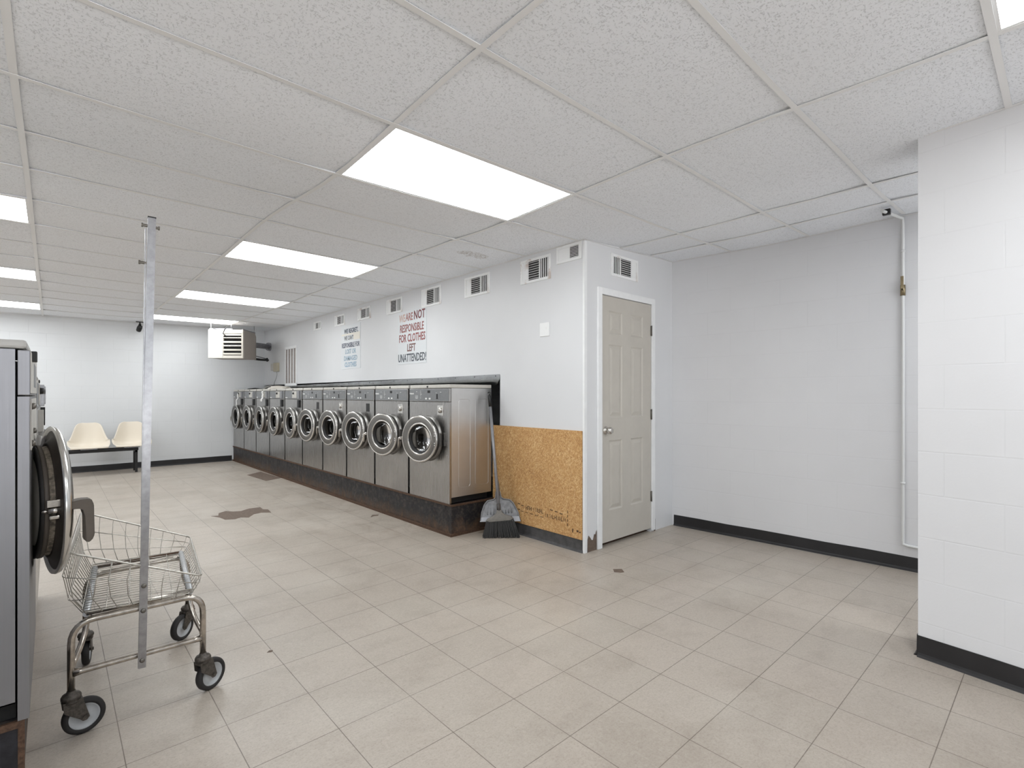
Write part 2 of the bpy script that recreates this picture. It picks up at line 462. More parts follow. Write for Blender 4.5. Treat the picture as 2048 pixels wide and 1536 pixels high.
# ------------------------------------------------------------------ layout numbers (metres)
CEIL = 2.474
YB = 10.65            # back wall
XM = 3.10             # washer wall plane
YD = 2.56             # closet door wall plane
LEFT = -6.2; FRONT = -3.6
def xr(y):            # far right wall, very slightly out of square
    return 4.41 + (2.56 - y) * 0.05 if y > 0 else 4.538
SAG = [(1.115,1.388,-.006),(1.115,1.997,-.033),(1.115,2.607,-.061),(2.334,1.997,-.015),(2.334,2.607,-.028),(-.104,2.607,-.052),
 (-.104,3.217,-.019),(-.104,3.826,.009),(-.104,4.436,.015),(1.115,3.217,-.021),(1.115,3.826,.010),(2.334,1.388,.001),(2.334,.778,-.008),
 (3.554,1.997,.003),(3.554,1.388,.008),(2.334,.169,-.021),(3.554,.778,.005),(1.115,4.436,.009),(2.334,4.436,-.002),(1.115,5.045,.0),
 (2.334,5.045,-.005),(1.115,6.874,-.012),(2.334,6.874,-.010),(1.115,7.484,-.012),(2.334,7.484,-.012),
 (3.1,2.56,-.005),(3.1,3.76,-.005),(3.1,4.41,-.007),(3.1,5.0,-.008),(3.1,7.12,-.001),(3.1,10.6,.016),(2.1,10.6,.010),(.65,10.6,-.007),
 (-.57,10.6,-.014),(4.4,2.5,.050),(4.5,.75,.056),(4.02,1.394,.02),(3.05,.45,.002),(-1.3,3,0),(-3,6,0),(-3,10,0),(0,-2,0),(3,-2,0),(1.1,9.3,-.01)]
import numpy as np
_P = np.array([(a, b) for a, b, _ in SAG]); _D = np.array([d for _, _, d in SAG])
_K = np.exp(-((_P[:, None] - _P[None]) ** 2).sum(-1) / (2 * 0.62 ** 2))
_C = np.linalg.solve(_K + 0.03 * np.eye(len(_P)), _D)
def zc(x, y):
    """height of the sagging ceiling, a smooth fit through the measured points"""
    return CEIL + float(np.exp(-((_P[:, 0] - x) ** 2 + (_P[:, 1] - y) ** 2) / (2 * 0.62 ** 2)) @ _C)

# ------------------------------------------------------------------ shell
mb = MB(); mb.box(LEFT, 5.0, FRONT, YB + 0.2, -0.1, 0.0)
floor = mb.obj('floor', 'floor', **STR)
# bare patches where tiles are missing or broken
def floor_patch(pts, z=0.0009):
    b = MB(); b.prism(pts, 0.0, z)
    return b.obj('worn_patch', 'patch', floor, label='brown patch where the floor tile is missing')
floor_patch([(1.21, 5.93), (1.27, 5.90), (1.30, 6.02), (1.38, 6.08), (1.43, 6.00), (1.50, 5.97), (1.60, 6.04), (1.71, 6.03), (1.70, 5.90), (1.74, 5.86), (1.72, 5.68),
             (1.64, 5.74), (1.56, 5.72), (1.48, 5.60), (1.42, 5.66), (1.36, 5.62), (1.28, 5.66), (1.26, 5.80)])
floor_patch([(2.24, 8.58), (2.50, 8.80), (2.545, 7.93), (2.29, 7.80)])
floor_patch([(2.40, 4.78), (2.46, 4.86), (2.52, 4.83), (2.49, 4.79), (2.45, 4.80)])
floor_patch([(2.93, 2.15), (2.97, 2.19), (3.02, 2.15), (2.98, 2.10), (2.95, 2.11)])
floor_patch([(0.77, 2.61), (0.785, 2.625), (0.80, 2.615), (0.79, 2.60)])

HW = 2.75
mb = MB(); mb.box(LEFT, 5.0, YB, YB + 0.2, 0, HW); mb.obj('wall_back', 'block_x', **STR)
mb = MB(); mb.box(LEFT - 0.2, LEFT, FRONT, YB + 0.2, 0, HW); mb.obj('wall_left', 'block_y', **STR)
# far right wall (alcove) as one slab
mb = MB(); mb.prism([(xr(2.56), 2.56), (xr(2.56), YB), (5.0, YB), (5.0, FRONT), (4.538, FRONT), (4.538, 0.0)], 0, HW)
mb.obj('wall_right', 'block_y', **STR)
# near pier wall on the right, its face turned toward the room
def xn(y): return 3.065 + (y - 0.482) * 0.14
mb = MB(); mb.prism([(xn(0.482), 0.482), (3.29, 0.482), (3.29, FRONT), (xn(-0.6), FRONT), (xn(-0.6), -0.6)], 0, HW)
mb.obj('wall_near', 'block_y', **STR)
# washer wall with its long low opening
OY0, OY1, OZ = 3.573, YB, 1.434
mb = MB()
mb.box(XM, XM + 0.12, YD, OY0, 0, HW); mb.box(XM, XM + 0.12, OY0, YB, OZ, HW)
mb.obj('wall_middle', 'wall', **STR)
# closet door wall
DX0, DX1, DZ = 3.31, 4.04, 2.068
mb = MB()
mb.box(XM + 0.12, DX0, YD, YD + 0.11, 0.0, HW); mb.box(DX1, xr(2.6) + 0.02, YD, YD + 0.11, 0, HW); mb.box(DX0, DX1, YD, YD + 0.11, DZ, HW)
mb.obj('wall_door', 'wall', **STR)
# metal corner bead and its chipped foot
mb = MB(); mb.box(XM - 0.004, XM + 0.028, YD - 0.004, YD, 0.0, 2.46); mb.box(XM - 0.004, XM, YD, YD + 0.014, 0, 2.46)
mb.obj('trim_1', 'casing', **STR)
mb = MB(); mb.prism([(XM + 0.03, YD - 0.003), (DX0 - 0.055, YD - 0.003), (DX0 - 0.055, YD + 0.001), (XM + 0.03, YD + 0.001)], 0.0, 0.001)
t = bmesh.new()
pts = [(0.035, 0), (0.15, 0), (0.15, 0.155), (0.135, 0.125), (0.12, 0.13), (0.105, 0.085), (0.085, 0.09), (0.07, 0.11), (0.05, 0.13), (0.038, 0.10)]
f0 = [t.verts.new((XM + a, YD - 0.0035, b)) for a, b in pts]; f1 = [t.verts.new((XM + a, YD - 0.0005, b)) for a, b in pts]
t.faces.new(f0); t.faces.new(f1[::-1])
for i in range(len(pts)): t.faces.new((f0[i], f0[(i + 1) % len(pts)], f1[(i + 1) % len(pts)], f1[i]))
mb.add(t); mb.obj('trim_2', 'patch', label='chipped bare plaster at the foot of the door wall', **STR)

# front (street) wall with unseen shop windows and a passage gap, shaped for their daylight, and the one side return
mb = MB()
mb.box(LEFT, 3.2, FRONT - 0.15, FRONT, 0, 0.55); mb.box(LEFT, 4.6, FRONT - 0.15, FRONT, 2.3, HW); mb.box(4.35, 4.6, FRONT - 0.15, FRONT, 0, 2.3)
for a, b in ((LEFT, -5.6), (-2.6, -2.2), (0.6, 0.9), (2.05, 3.4)): mb.box(a, b, FRONT - 0.15, FRONT, 0.55, 2.3)
mb.obj('wall_front', 'block_x', **STR)

# ceiling: sagging lay-in panels and the tee grid
xs = [-0.104 + 1.2192 * k for k in range(-5, 4)]; xs = [LEFT] + xs + [4.02, 4.85]
ys = [1.388 + 0.6096 * k for k in range(-8, 16)]; ys = [FRONT] + ys + [YB]
LIGHTS = []
for col in (-5, -3, -1, 1):
    for row in (-7, -3, 1, 5, 9, 13):
        if (col, row) in ((-1, 1), (1, -7), (-1, -7)): continue
        LIGHTS.append((col, row))
def cell(col, row):
    x0 = -0.104 + 1.2192 * (col); y0 = 1.388 + 0.6096 * row
    return x0, x0 + 1.2192, y0, y0 + 0.6096
lit = set()
EXTRA = [(3.554, 4.02, 1.388 + 0.6096 * r_, 1.388 + 0.6096 * (r_ + 1)) for r_ in (-3, -4, -5, -6)]   # unseen panels added over the side passage to brighten the right wall
for c_, r_ in LIGHTS:
    # visible ones: column 1 (1.115..2.334) and column -1 (-1.323..-0.104)
    lit.add((round(cell(c_, r_)[0], 2), round(cell(c_, r_)[2], 2)))
for e_ in EXTRA: lit.add((round(e_[0], 2), round(e_[2], 2)))
cb = MB()
rnd = random.Random(4)
for i in range(len(xs) - 1):
    for j in range(len(ys) - 1):
        x0, x1, y0, y1 = xs[i], xs[i + 1], ys[j], ys[j + 1]
        if (round(x0, 2), round(y0, 2)) in lit: continue
        nx, ny = 10, 6; g = []
        lift = [rnd.uniform(0.001, 0.011) for _ in range(4)]
        belly = rnd.uniform(0.0, 0.005)
        for a in range(nx + 1):
            row = []
            for b in range(ny + 1):
                u_, v_ = a / nx, b / ny
                x = x0 + (x1 - x0) * u_; y = y0 + (y1 - y0) * v_
                lf = lift[0] * max(0, 1 - 4 * math.hypot(u_, v_ * .5)) + lift[1] * max(0, 1 - 4 * math.hypot(1 - u_, v_ * .5)) + \
                    lift[2] * max(0, 1 - 4 * math.hypot(u_, .5 - v_ * .5)) + lift[3] * max(0, 1 - 4 * math.hypot(1 - u_, .5 - v_ * .5))
                z = zc(x, y) + 0.0025 + lf - belly * sin(pi * u_) * sin(pi * v_)
                row.append(cb.b.verts.new((x, y, z)))
            g.append(row)
        for a in range(nx):
            for b in range(ny):
                f = cb.b.faces.new((g[a][b], g[a][b + 1], g[a + 1][b + 1], g[a + 1][b])); f.smooth = True
ceil = cb.obj('ceiling', 'tile', **STR)
# dark deck above the panels closes the plenum
mb = MB(); mb.box(LEFT - 0.2, 5.0, FRONT - 0.15, YB + 0.2, HW, HW + 0.1); mb.obj('ceiling_deck', 'dark', **STR)

gb = MB()
def tee(p0, p1, w_=0.024):
    n = max(1, int((Vector(p1) - Vector(p0)).length / 0.3)); P = []
    for i in range(n + 1):
        x = p0[0] + (p1[0] - p0[0]) * i / n; y = p0[1] + (p1[1] - p0[1]) * i / n
        P.append((x, y, zc(x, y)))
    d = (Vector(p1) - Vector(p0)).normalized(); s = Vector((-d.y, d.x)) * w_ / 2
    R0 = []
    for x, y, z in P:
        R0.append([gb.b.verts.new((x + s.x, y + s.y, z - 0.0015)), gb.b.verts.new((x - s.x, y - s.y, z - 0.0015)),
                   gb.b.verts.new((x - s.x, y - s.y, z)), gb.b.verts.new((x - s.x * .1, y - s.y * .1, z)), gb.b.verts.new((x - s.x * .1, y - s.y * .1, z + 0.03)),
                   gb.b.verts.new((x + s.x * .1, y + s.y * .1, z + 0.03)), gb.b.verts.new((x + s.x * .1, y + s.y * .1, z)), gb.b.verts.new((x + s.x, y + s.y, z))])
    for a, b in zip(R0, R0[1:]):
        for k in range(8): gb.b.faces.new((a[k], a[(k + 1) % 8], b[(k + 1) % 8], b[k]))
for x in xs[1:-1]: tee((x, FRONT), (x, YD if x > XM else YB))
for y in ys[1:-1]:
    x1 = XM if y > YD else (3.05 if y < 0.45 else 4.45)
    tee((LEFT, y), (x1, y), 0.0235)
gb.obj('trim_3', 'tee', **STR)
# wall angle along the walls
gb = MB()
tee((XM - 0.009, YD - 0.01), (XM - 0.009, YB), 0.018); tee((LEFT, YB - 0.009), (XM, YB - 0.009), 0.018)
tee((XM, YD - 0.009), (4.41, YD - 0.009), 0.018); tee((xr(2.5) - 0.012, 2.5), (xr(0.3) - 0.012, 0.3), 0.018)
tee((xn(0.48) - 0.012, 0.48), (xn(-0.5) - 0.012, -0.5), 0.018)
gb.obj('trim_4', 'tee', **STR)

# rubber cove base
def cove(name, p0, p1, side, m='rubber', h=0.1):
    """side: unit normal into the room"""
    d = (Vector(p1) - Vector(p0)); L = d.length; d.normalize(); nrm = Vector(side)
    prof = [(0.0, 0.0), (0.016, 0.0), (0.014, 0.004), (0.007, 0.010), (0.004, 0.020), (0.003, h), (0.0, h)]
    n = max(1, int(L / 0.25)); b = MB(); prev = None
    for i in range(n + 1):
        P = Vector(p0) + d * (L * i / n)
        wob = 0.0015 * sin(i * 1.7)
        ring = [b.b.verts.new((P.x + nrm.x * (o + (wob if 0 < k < 6 else 0)), P.y + nrm.y * (o + (wob if 0 < k < 6 else 0)), z + (0.002 * sin(i * 2.3) if z > 0.05 else 0))) for k, (o, z) in enumerate(prof)]
        if prev:
            for k in range(7): b.b.faces.new((prev[k], prev[(k + 1) % 7], ring[(k + 1) % 7], ring[k]))
        else: b.b.faces.new(ring)
        prev = ring
    b.b.faces.new(prev[::-1])
    return b.obj(name, m, kind='structure')
cove('baseboard_back', (2.52, YB), (LEFT, YB), (0, -1))
cove('baseboard_right', (xr(2.54), 2.54), (xr(0.0), 0.0), (-1, -0.05))
cove('baseboard_near', (xn(0.482), 0.482), (xn(-0.6), -0.6), (-0.99, 0.14))
cove('baseboard_near_end', (3.29, 0.482), (xn(0.482), 0.482), (0, 1))
cove('baseboard_middle', (XM, YD + 0.012), (XM, 3.645), (-1, 0), 'rubber_worn')

# ------------------------------------------------------------------ door and casing
t_ = bmesh.new()
def nested(t, x0, x1, z0, z1, y):
    """raised door panel: groove then field; returns nothing"""
    lv = [(0, 0), (0.010, 0.007), (0.018, 0.008), (0.045, 0.001)]
    prev = None
    for ins, dep in lv:
        r = [t.verts.new((x, y + dep, z)) for x, z in ((x0 + ins, z0 + ins), (x1 - ins, z0 + ins), (x1 - ins, z1 - ins), (x0 + ins, z1 - ins))]
        if prev:
            for k in range(4): t.faces.new((prev[k], prev[(k + 1) % 4], r[(k + 1) % 4], r[k]))
        prev = r
    t.faces.new(prev)
Y0 = YD - 0.004
gx = [DX0 + 0.004, 3.412, 3.597, 3.722, 3.907, DX1 - 0.004]
gz = [0.034, 0.29, 0.87, 1.055, 1.665, 1.755, 1.945, DZ - 0.004]
for i in range(5):
    for j in range(7):
        if i in (1, 3) and j in (1, 3, 5): nested(t_, gx[i], gx[i + 1], gz[j], gz[j + 1], Y0)
        else: t_.faces.new([t_.verts.new((x, Y0, z)) for x, z in ((gx[i], gz[j]), (gx[i + 1], gz[j]), (gx[i + 1], gz[j + 1]), (gx[i], gz[j + 1]))])
bmesh.ops.remove_doubles(t_, verts=t_.verts, dist=0.0002)
mb = MB(); mb.add(t_)
X0, X1, Z0, Z1, Yb = gx[0], gx[-1], gz[0], gz[-1], Y0 + 0.035
mb.quad([(X0, Y0, Z0), (X1, Y0, Z0), (X1, Yb, Z0), (X0, Yb, Z0)]); mb.quad([(X0, Y0, Z1), (X1, Y0, Z1), (X1, Yb, Z1), (X0, Yb, Z1)])
mb.quad([(X0, Y0, Z0), (X0, Y0, Z1), (X0, Yb, Z1), (X0, Yb, Z0)]); mb.quad([(X1, Y0, Z0), (X1, Y0, Z1), (X1, Yb, Z1), (X1, Yb, Z0)])
mb.quad([(X0, Yb, Z0), (X1, Yb, Z0), (X1, Yb, Z1), (X0, Yb, Z1)])
door = mb.obj('door_1', 'door', label='putty coloured six panel closet door', **STR)
mb = MB()
mb.lathe([(0, 0), (0.034, 0), (0.033, 0.004), (0.020, 0.010), (0.017, 0.012), (0.017, 0.020), (0.024, 0.026), (0.029, 0.036), (0.029, 0.050), (0.023, 0.060), (0.0, 0.062)], 28,
         mat=Matrix.Translation((3.367, Y0, 0.955)) @ Matrix.Rotation(pi / 2, 4, 'X'))
mb.obj('door_knob', 'chrome', door, label='satin silver round door knob')
for z in (1.83, 1.07, 0.325):
    mb = MB(); mb.box(DX1 - 0.012, DX1 + 0.010, Y0 - 0.004, Y0 + 0.001, z - 0.045, z + 0.045, 0.001)
    mb.tube([(DX1 - 0.001, Y0 - 0.007, z - 0.047), (DX1 - 0.001, Y0 - 0.007, z + 0.047)], 0.006, 10)
    mb.obj('hinge', 'screw', door)
mb = MB()
def casing(x0, x1, z0, z1):
    mb.box(x0, x1, YD - 0.016, YD, z0, z1, 0.003)
casing(DX0 - 0.055, DX0, 0.0, DZ + 0.055); casing(DX1, DX1 + 0.052, 0.012, DZ + 0.055)
casing(DX0 - 0.001, DX1 + 0.001, DZ, DZ + 0.055)
mb.obj('trim_5', 'casing', **STR)
mb = MB(); mb.box(DX1 + 0.055, DX1 + 0.062, YD - 0.010, YD, 0.0, 0.11); mb.box(DX0, DX1, YD + 0.04, YD + 0.11, 0, 0.006)
mb.obj('trim_6', 'rustdark', **STR)

# OSB sheet screwed over the wall foot, and its black stamp
osb = thing('plywood_patch', 'orange brown strand board sheet covering the wall beside the corner', 'board', (XM, 3.14, 0.1))
mb = MB(); mb.box(-0.012, 0, 2.578 - 3.14, 3.665 - 3.14, 0.002, 0.862, 0.001)
mb.second(); rnd = random.Random(11)
def stamp(y, z, w_, h_):
    mb.box(-0.0128, -0.0118, y - w_ / 2, y + w_ / 2, z - h_ / 2, z + h_ / 2)
for k, (y, z) in enumerate([(0.16, 0.175), (0.115, 0.165), (0.16, 0.125), (-0.235, 0.185), (-0.29, 0.18), (-0.345, 0.172)]): stamp(y, z, 0.03, 0.007)
def glyphs(ya, yb, z, h, n):
    for k in range(n):
        y = ya + (yb - ya) * k / n; s_ = (yb - ya) / n
        stamp(y, z, 0.004, h * rnd.uniform(0.7, 1))
        if rnd.random() < .6: stamp(y + s_ * 0.35, z + rnd.choice((-1, 0, 1)) * h * 0.35, abs(s_) * 0.55, 0.005)
        if rnd.random() < .5: stamp(y + s_ * 0.6, z, 0.004, h * 0.7)
glyphs(0.07, -0.15, 0.155, 0.045, 9); glyphs(-0.17, -0.40, 0.130, 0.04, 9)
for k in range(5): stamp(0.12 - k * 0.06, 0.115 - 0.002 * k, 0.04, 0.004)
for k in range(4): stamp(-0.415, 0.20 - k * 0.035, 0.006, 0.022)
stamp(-0.47, 0.06, 0.01, 0.03); stamp(-0.52, 0.065, 0.02, 0.014); stamp(-0.545, 0.06, 0.014, 0.01)
mb.obj('board', [M['osb'], simple('faded_black_ink', (70, 50, 34), 0.8)], osb)

# ------------------------------------------------------------------ plinth under washers
PX0, PX1 = 2.603, 2.546
mb = MB(); mb.prism([(PX0, 3.652), (XM + 0.8, 3.652), (XM + 0.8, 10.645), (PX1, 10.645)], 0.0, 0.268)
pl = thing('washer_plinth', 'long rust stained black steel plinth under the right row of washers', 'plinth', (0, 0, 0))
mb.obj('body', 'plinth', pl)
mb = MB()
mb.prism([(PX0 - 0.012, 3.64), (XM - 0.02, 3.64), (XM - 0.02, 3.652), (PX0, 3.652), (PX1, 10.645), (PX1 - 0.012, 10.645)], 0.262, 0.279)
mb.obj('edge_angle', 'rustdark', pl)
mb = MB()
mb.prism([(PX0 - 0.022, 3.632), (XM - 0.03, 3.632), (XM - 0.03, 3.652), (PX0, 3.652), (PX1, 10.645), (PX1 - 0.022, 10.645)], 0.0, 0.022)
mb.obj('toe_strip', 'rustdark', pl)

# ------------------------------------------------------------------ washers
W = 0.664; PITCH = 0.697
def plate_hole(b, x, w_, z0, z1, cy, cz, r, th=0.018):
    """front plate in plane x with a round hole, facing -x"""
    ang = [2 * pi * k / 48 for k in range(48)]
    for yy, zz in ((-w_ / 2, z0), (w_ / 2, z0), (w_ / 2, z1), (-w_ / 2, z1)): ang.append(math.atan2(zz - cz, yy - cy) % (2 * pi))
    ang = sorted(set(round(a, 6) for a in ang)); O = []; I = []
    for a in ang:
        dy, dz = cos(a), sin(a); t = 1e9
        if dy > 1e-9: t = min(t, (w_ / 2 - cy) / dy)
        if dy < -1e-9: t = min(t, (-w_ / 2 - cy) / dy)
        if dz > 1e-9: t = min(t, (z1 - cz) / dz)
        if dz < -1e-9: t = min(t, (z0 - cz) / dz)
        O.append(b.b.verts.new((x, cy + dy * t, cz + dz * t))); I.append(b.b.verts.new((x, cy + dy * r, cz + dz * r)))
    n = len(ang)
    for k in range(n): b.b.faces.new((O[k], O[(k + 1) % n], I[(k + 1) % n], I[k]))
    Ob = [b.b.verts.new(v.co + Vector((th, 0, 0))) for v in O]
    for k in range(n): b.b.faces.new((O[k], Ob[k], Ob[(k + 1) % n], O[(k + 1) % n]))

def rrect(cy, cz, hy, hz, r, n=5):
    P = []
    for sy, sz, a0 in ((1, 1, 0), (-1, 1, 90), (-1, -1, 180), (1, -1, 270)):
        for k in range(n + 1):
            a = R(a0 + 90 * k / n); P.append((cy + sy * (hy - r) + r * cos(a), cz + sz * (hz - r) + r * sin(a)))
    return P

def washer(label, w_=W, h=1.062, depth=0.484, door_r=0.215, door_c=(-0.02, 0.565), phi=15.0, variant='A', big=False, group=None, loc=(0, 0, 0), rz=0):
    t = thing('washing_machine', label, 'washing machine', loc, rz, group)
    hw = w_ / 2; zp0, zp1 = h - 0.155, h - 0.036
    if big: zp0, zp1 = h - 0.165, h - 0.030
    cy, cz = door_c[0] * 0.2, door_c[1]
    # cabinet: open fronted shell with pressed side panels
    b = MB(); zb = 0.055; x0 = 0.02 if not big else 0.0305
    for s in (-1, 1):
        b.box(x0, depth, s * hw - s * 0.003, s * hw, zb, zp1 + 0.002)
        if not big:
            y = s * hw
            for (ca, ha) in ((0.02 + depth * 0.30, depth * 0.135), (0.02 + depth * 0.72, depth * 0.16)):
                P = rrect(ca, h * 0.50, ha, h * 0.375, 0.03)
                b.tube([(p[0], y + s * 0.0002, p[1]) for p in P], 0.0022, 6, closed=True)
    b.box(x0, depth, -hw, hw, zb, zb + 0.004); b.box(depth - 0.004, depth, -hw, hw, zb, zp1)
    cab = b.obj('cabinet', 'steel_side' if not big else 'steel_light', t)
    b = MB(); b.box(0.005, depth, -hw - 0.001, hw + 0.001, zp1 + 0.004, h, 0.005 if not big else 0.008)
    tc = b.obj('top_cap', 'cap' if not big else 'cap_grey', t)
    if not big:
        b = MB(); b.lathe([(0, 0), (0.009, 0), (0.009, 0.006), (0, 0.007)], 14, mat=Matrix.Translation((0.006, hw * 0.02 + 0.02, h - 0.018)) @ Matrix.Rotation(-pi / 2, 4, 'Y'))
        b.obj('lock', 'black', tc)
    b = MB(); b.box(0.03, depth - 0.03, -hw + 0.03, hw - 0.03, 0.0, zb)
    b.obj('base_frame', 'dark', t)  # near-black block fills the shaded gap under the cabinet
    # front panel
    b = MB(); plate_hole(b, 0.0, w_, 0.0, zp0 - 0.004, cy, cz, door_r * 0.86, 0.018 if not big else 0.0255)
    if big:
        pass
    fp = b.obj('front_panel', 'steel' if not big else 'steel_light', t)
    # drum behind the porthole
    b = MB(); rd = door_r * 0.86
    b.lathe([(rd, 0.0), (rd * 0.98, 0.06), (rd * 1.02, 0.07), (rd * 1.02, 0.34), (0.0, 0.36)], 40, 'x', (0.001, cy, cz))
    b.obj('drum', 'drum' if not big else 'cap', t)  # tall washer: drum and lip paled to brighten the door bowl
    b = MB(); b.lathe([(rd, -0.004), (rd * 0.90, 0.0), (rd * 0.86, 0.03), (rd * 0.90, 0.06), (rd, 0.06)], 40, 'x', (0.001, cy, cz))
    b.obj('gasket' if not big else 'porthole_lip', 'gasket' if not big else 'cap', t)
    # porthole collar
    b = MB(); rc = door_r * 0.93
    b.lathe([(rc + 0.012, 0.0), (rc + 0.008, -0.012), (rc, -0.024), (rc - 0.012, -0.026), (rc - 0.018, -0.018), (rc - 0.018, 0.01)], 44, 'x', (0.0, cy, cz))
    if not big: b.obj('collar', 'ring', t)
    # control panel
    b = MB()
    b.box(-0.002, 0.0185 if not big else 0.0255, -hw, hw, zp0, zp1, 0.002)
    cp = b.obj('control_panel', 'steel' if not big else 'steel_light', t)
    b = MB(); b.box(-0.0045, -0.001, -hw + (0.012 if variant == 'A' else 0.02), hw - 0.006, zp0 + 0.006, zp1 - 0.004, 0.001)
    fas = b
    T = Matrix.Rotation(-pi / 2, 4, 'Z') @ Matrix.Rotation(pi / 2, 4, 'X')
    pz = lambda f: zp0 + (zp1 - zp0) * f
    if variant == 'A':
        b = MB(); b.box(-0.0065, -0.004, -0.03, 0.012, pz(0.66), pz(0.86), 0.001); b.obj('display', 'black', cp)
        for y in (0.035, -0.025):
            b = MB(); b.box(-0.0075, -0.004, y - 0.014, y + 0.014, pz(0.15), pz(0.27), 0.002); b.obj('button', 'white', cp)
        b = MB(); b.box(-0.009, -0.004, -0.150, -0.138, pz(0.22), pz(0.58), 0.001); b.box(-0.009, -0.004, -0.158, -0.130, pz(0.2), pz(0.24), 0.001)
        b.obj('coin_slot', 'black', cp)
        b = fas.second()
        for (y, f, l_) in ((0.20, .75, .02), (0.20, .40, .05), (0.20, .30, .05), (0.20, .20, .04), (0.13, .8, .012), (0.13, .68, .012), (0.125, .55, .03), (0.13, .42, .012), (0.13, .25, .012), (-0.2, .7, .02), (-0.13, .65, .01)):
            b.box(-0.0052, -0.0042, y - l_ / 2, y + l_ / 2, pz(f), pz(f) + 0.0035)
        b.obj('fascia', ['panel', 'white'], cp)
        text('brand_name', 'Huebsch', 0.022, M['white'], cp, Matrix.Translation((-0.0050, 0.325, pz(0.56))) @ T, 1.0, align='LEFT', bold=0.0006)
    elif variant == 'B':
        b = MB(); b.box(-0.008, -0.004, -0.14, 0.03, pz(0.12), pz(0.92), 0.002); b.obj('program_plate', 'cap', cp)
        b = MB(); b.lathe([(0, 0), (0.016, 0), (0.014, 0.014), (0, 0.015)], 18, mat=Matrix.Translation((-0.008, -0.03, pz(0.68))) @ Matrix.Rotation(-pi / 2, 4, 'Y')); b.obj('dial', 'black', cp)
        b = MB(); b.box(-0.022, -0.004, -0.265, -0.205, pz(0.05), pz(0.95), 0.002); b.obj('coin_slide', 'galv', cp)
        b = fas.second(); b.box(-0.0052, -0.0042, 0.23, 0.31, pz(0.12), pz(0.2)); b.obj('fascia', ['panel', 'white'], cp)
    else:
        fas.obj('fascia', 'cap', cp)
        b = MB(); b.box(-0.016, -0.002, hw - 0.13, hw - 0.07, zp1 - 0.03, zp1 + 0.002, 0.002); b.obj('coin_slot', 'black', cp)
        b = MB(); b.box(-0.0052, -0.0042, -0.2, 0.1, pz(0.2), pz(0.8)); b.obj('display', 'panel', cp)
    # coin box door
    if variant == 'A':
        b = MB(); b.box(-0.004, 0.004, -0.225, -0.145, zp0 - 0.125, zp0 - 0.035, 0.001); cbx = b.obj('coin_box', 'bead', t)
        b = MB(); b.lathe([(0, 0), (0.026, 0), (0.024, 0.012), (0.012, 0.016), (0, 0.014)], 18, mat=Matrix.Translation((-0.004, -0.195, zp0 - 0.078)) @ Matrix.Rotation(-pi / 2, 4, 'Y')); b.obj('lock', 'chrome', cbx)
    elif variant == 'B':
        b = MB(); b.box(-0.02, 0.004, -0.255, -0.195, zp0 - 0.12, zp0 - 0.012, 0.002); b.obj('coin_box', 'black', t)
    else:
        b = MB(); b.box(-0.004, 0.004, -0.31, 0.32, zp0 - 0.17, zp0 - 0.012, 0.001); pn = b.obj('coin_panel', 'cap', t)
        for y, z in ((0.30, 0.035), (0.20, 0.035), (0.30, 0.15), (0.12, 0.12)):
            b = MB(); b.lathe([(0, 0), (0.010, 0), (0.008, 0.007), (0, 0.009)], 12, mat=Matrix.Translation((-0.004, y, zp0 - z)) @ Matrix.Rotation(-pi / 2, 4, 'Y')); b.obj('bolt', 'screw', pn)
    # door, hinged at the viewer's right
    hy = cy - door_r - 0.018; hx = -0.034 if not big else -0.008
    d = bpy.data.objects.new('door', None)
    b = MB(); r = door_r; dm = (0.0, r + 0.018, 0.0)
    gi = 0.63 if not big else 0.66
    if not big:
        b.lathe([(r, 0.0), (r + 0.002, -0.010), (r - 0.004, -0.022), (r - 0.014, -0.028), (r * gi + 0.012, -0.020), (r * gi, -0.020), (r * gi, 0.004), (r - 0.02, 0.006)], 56, 'x', dm, close=True)
        d = b.obj('door', 'ring', t)
        b = MB()
        b.lathe([(r - 0.002, -0.022), (r - 0.010, -0.031), (r - 0.018, -0.027)], 56, 'x', dm); b.lathe([(r * gi + 0.014, -0.020), (r * gi + 0.006, -0.026), (r * gi, -0.020)], 56, 'x', dm)
        b.obj('rim_bead', 'bead', d)
        b = MB(); b.lathe([(r * gi, -0.014), (r * gi * 0.86, -0.004), (r * gi * 0.84, 0.012), (r * gi * 0.9, 0.02), (r * gi, 0.004)], 44, 'x', dm); b.obj('gasket', 'gasket', d)
        b = MB(); b.lathe([(r * gi, -0.012), (r * gi * 0.96, 0.02), (r * gi * 0.90, 0.075), (r * gi * 0.8, 0.088), (0, 0.094)], 44, 'x', dm); b.obj('glass', 'glass', d)
        for z in (0.055, 0.036, -0.030, -0.049): b = MB(); b.lathe([(0, 0), (0.0065, 0), (0.005, 0.004), (0, 0.005)], 10, mat=Matrix.Translation((-0.024, 0.045, z)) @ Matrix.Rotation(-pi / 2, 4, 'Y')); b.obj('hinge_bolt', 'white', d)
        b = MB(); b.box(0.000, 0.028, 0.000, 0.024, -0.06, 0.06, 0.003); b.obj('hinge', 'ring', d)
        b = MB(); ye = 2 * r + 0.018
        b.box(-0.034, 0.004, ye - 0.004, ye + 0.022, -0.014, 0.014, 0.003); b.tube([(-0.026, ye + 0.018, 0.004), (-0.03, ye + 0.03, -0.004), (-0.03, ye + 0.036, -0.03), (-0.028, ye + 0.040, -0.085)], [0.009, 0.009, 0.008, 0.007], 10)
        b.obj('handle', 'chrome', d)
    else:
        # heavy door standing ajar, seen from behind: rim, dark pan, scaled plug, gasket, glass bowl
        b.lathe([(r, 0.004), (r + 0.003, -0.004), (r - 0.001, -0.014), (r - 0.02, -0.024), (r * gi, -0.028), (r * gi, -0.02), (r - 0.026, -0.014), (r - 0.008, 0.002)], 72, 'x', dm, close=True)
        d = b.obj('door', 'bead', t)
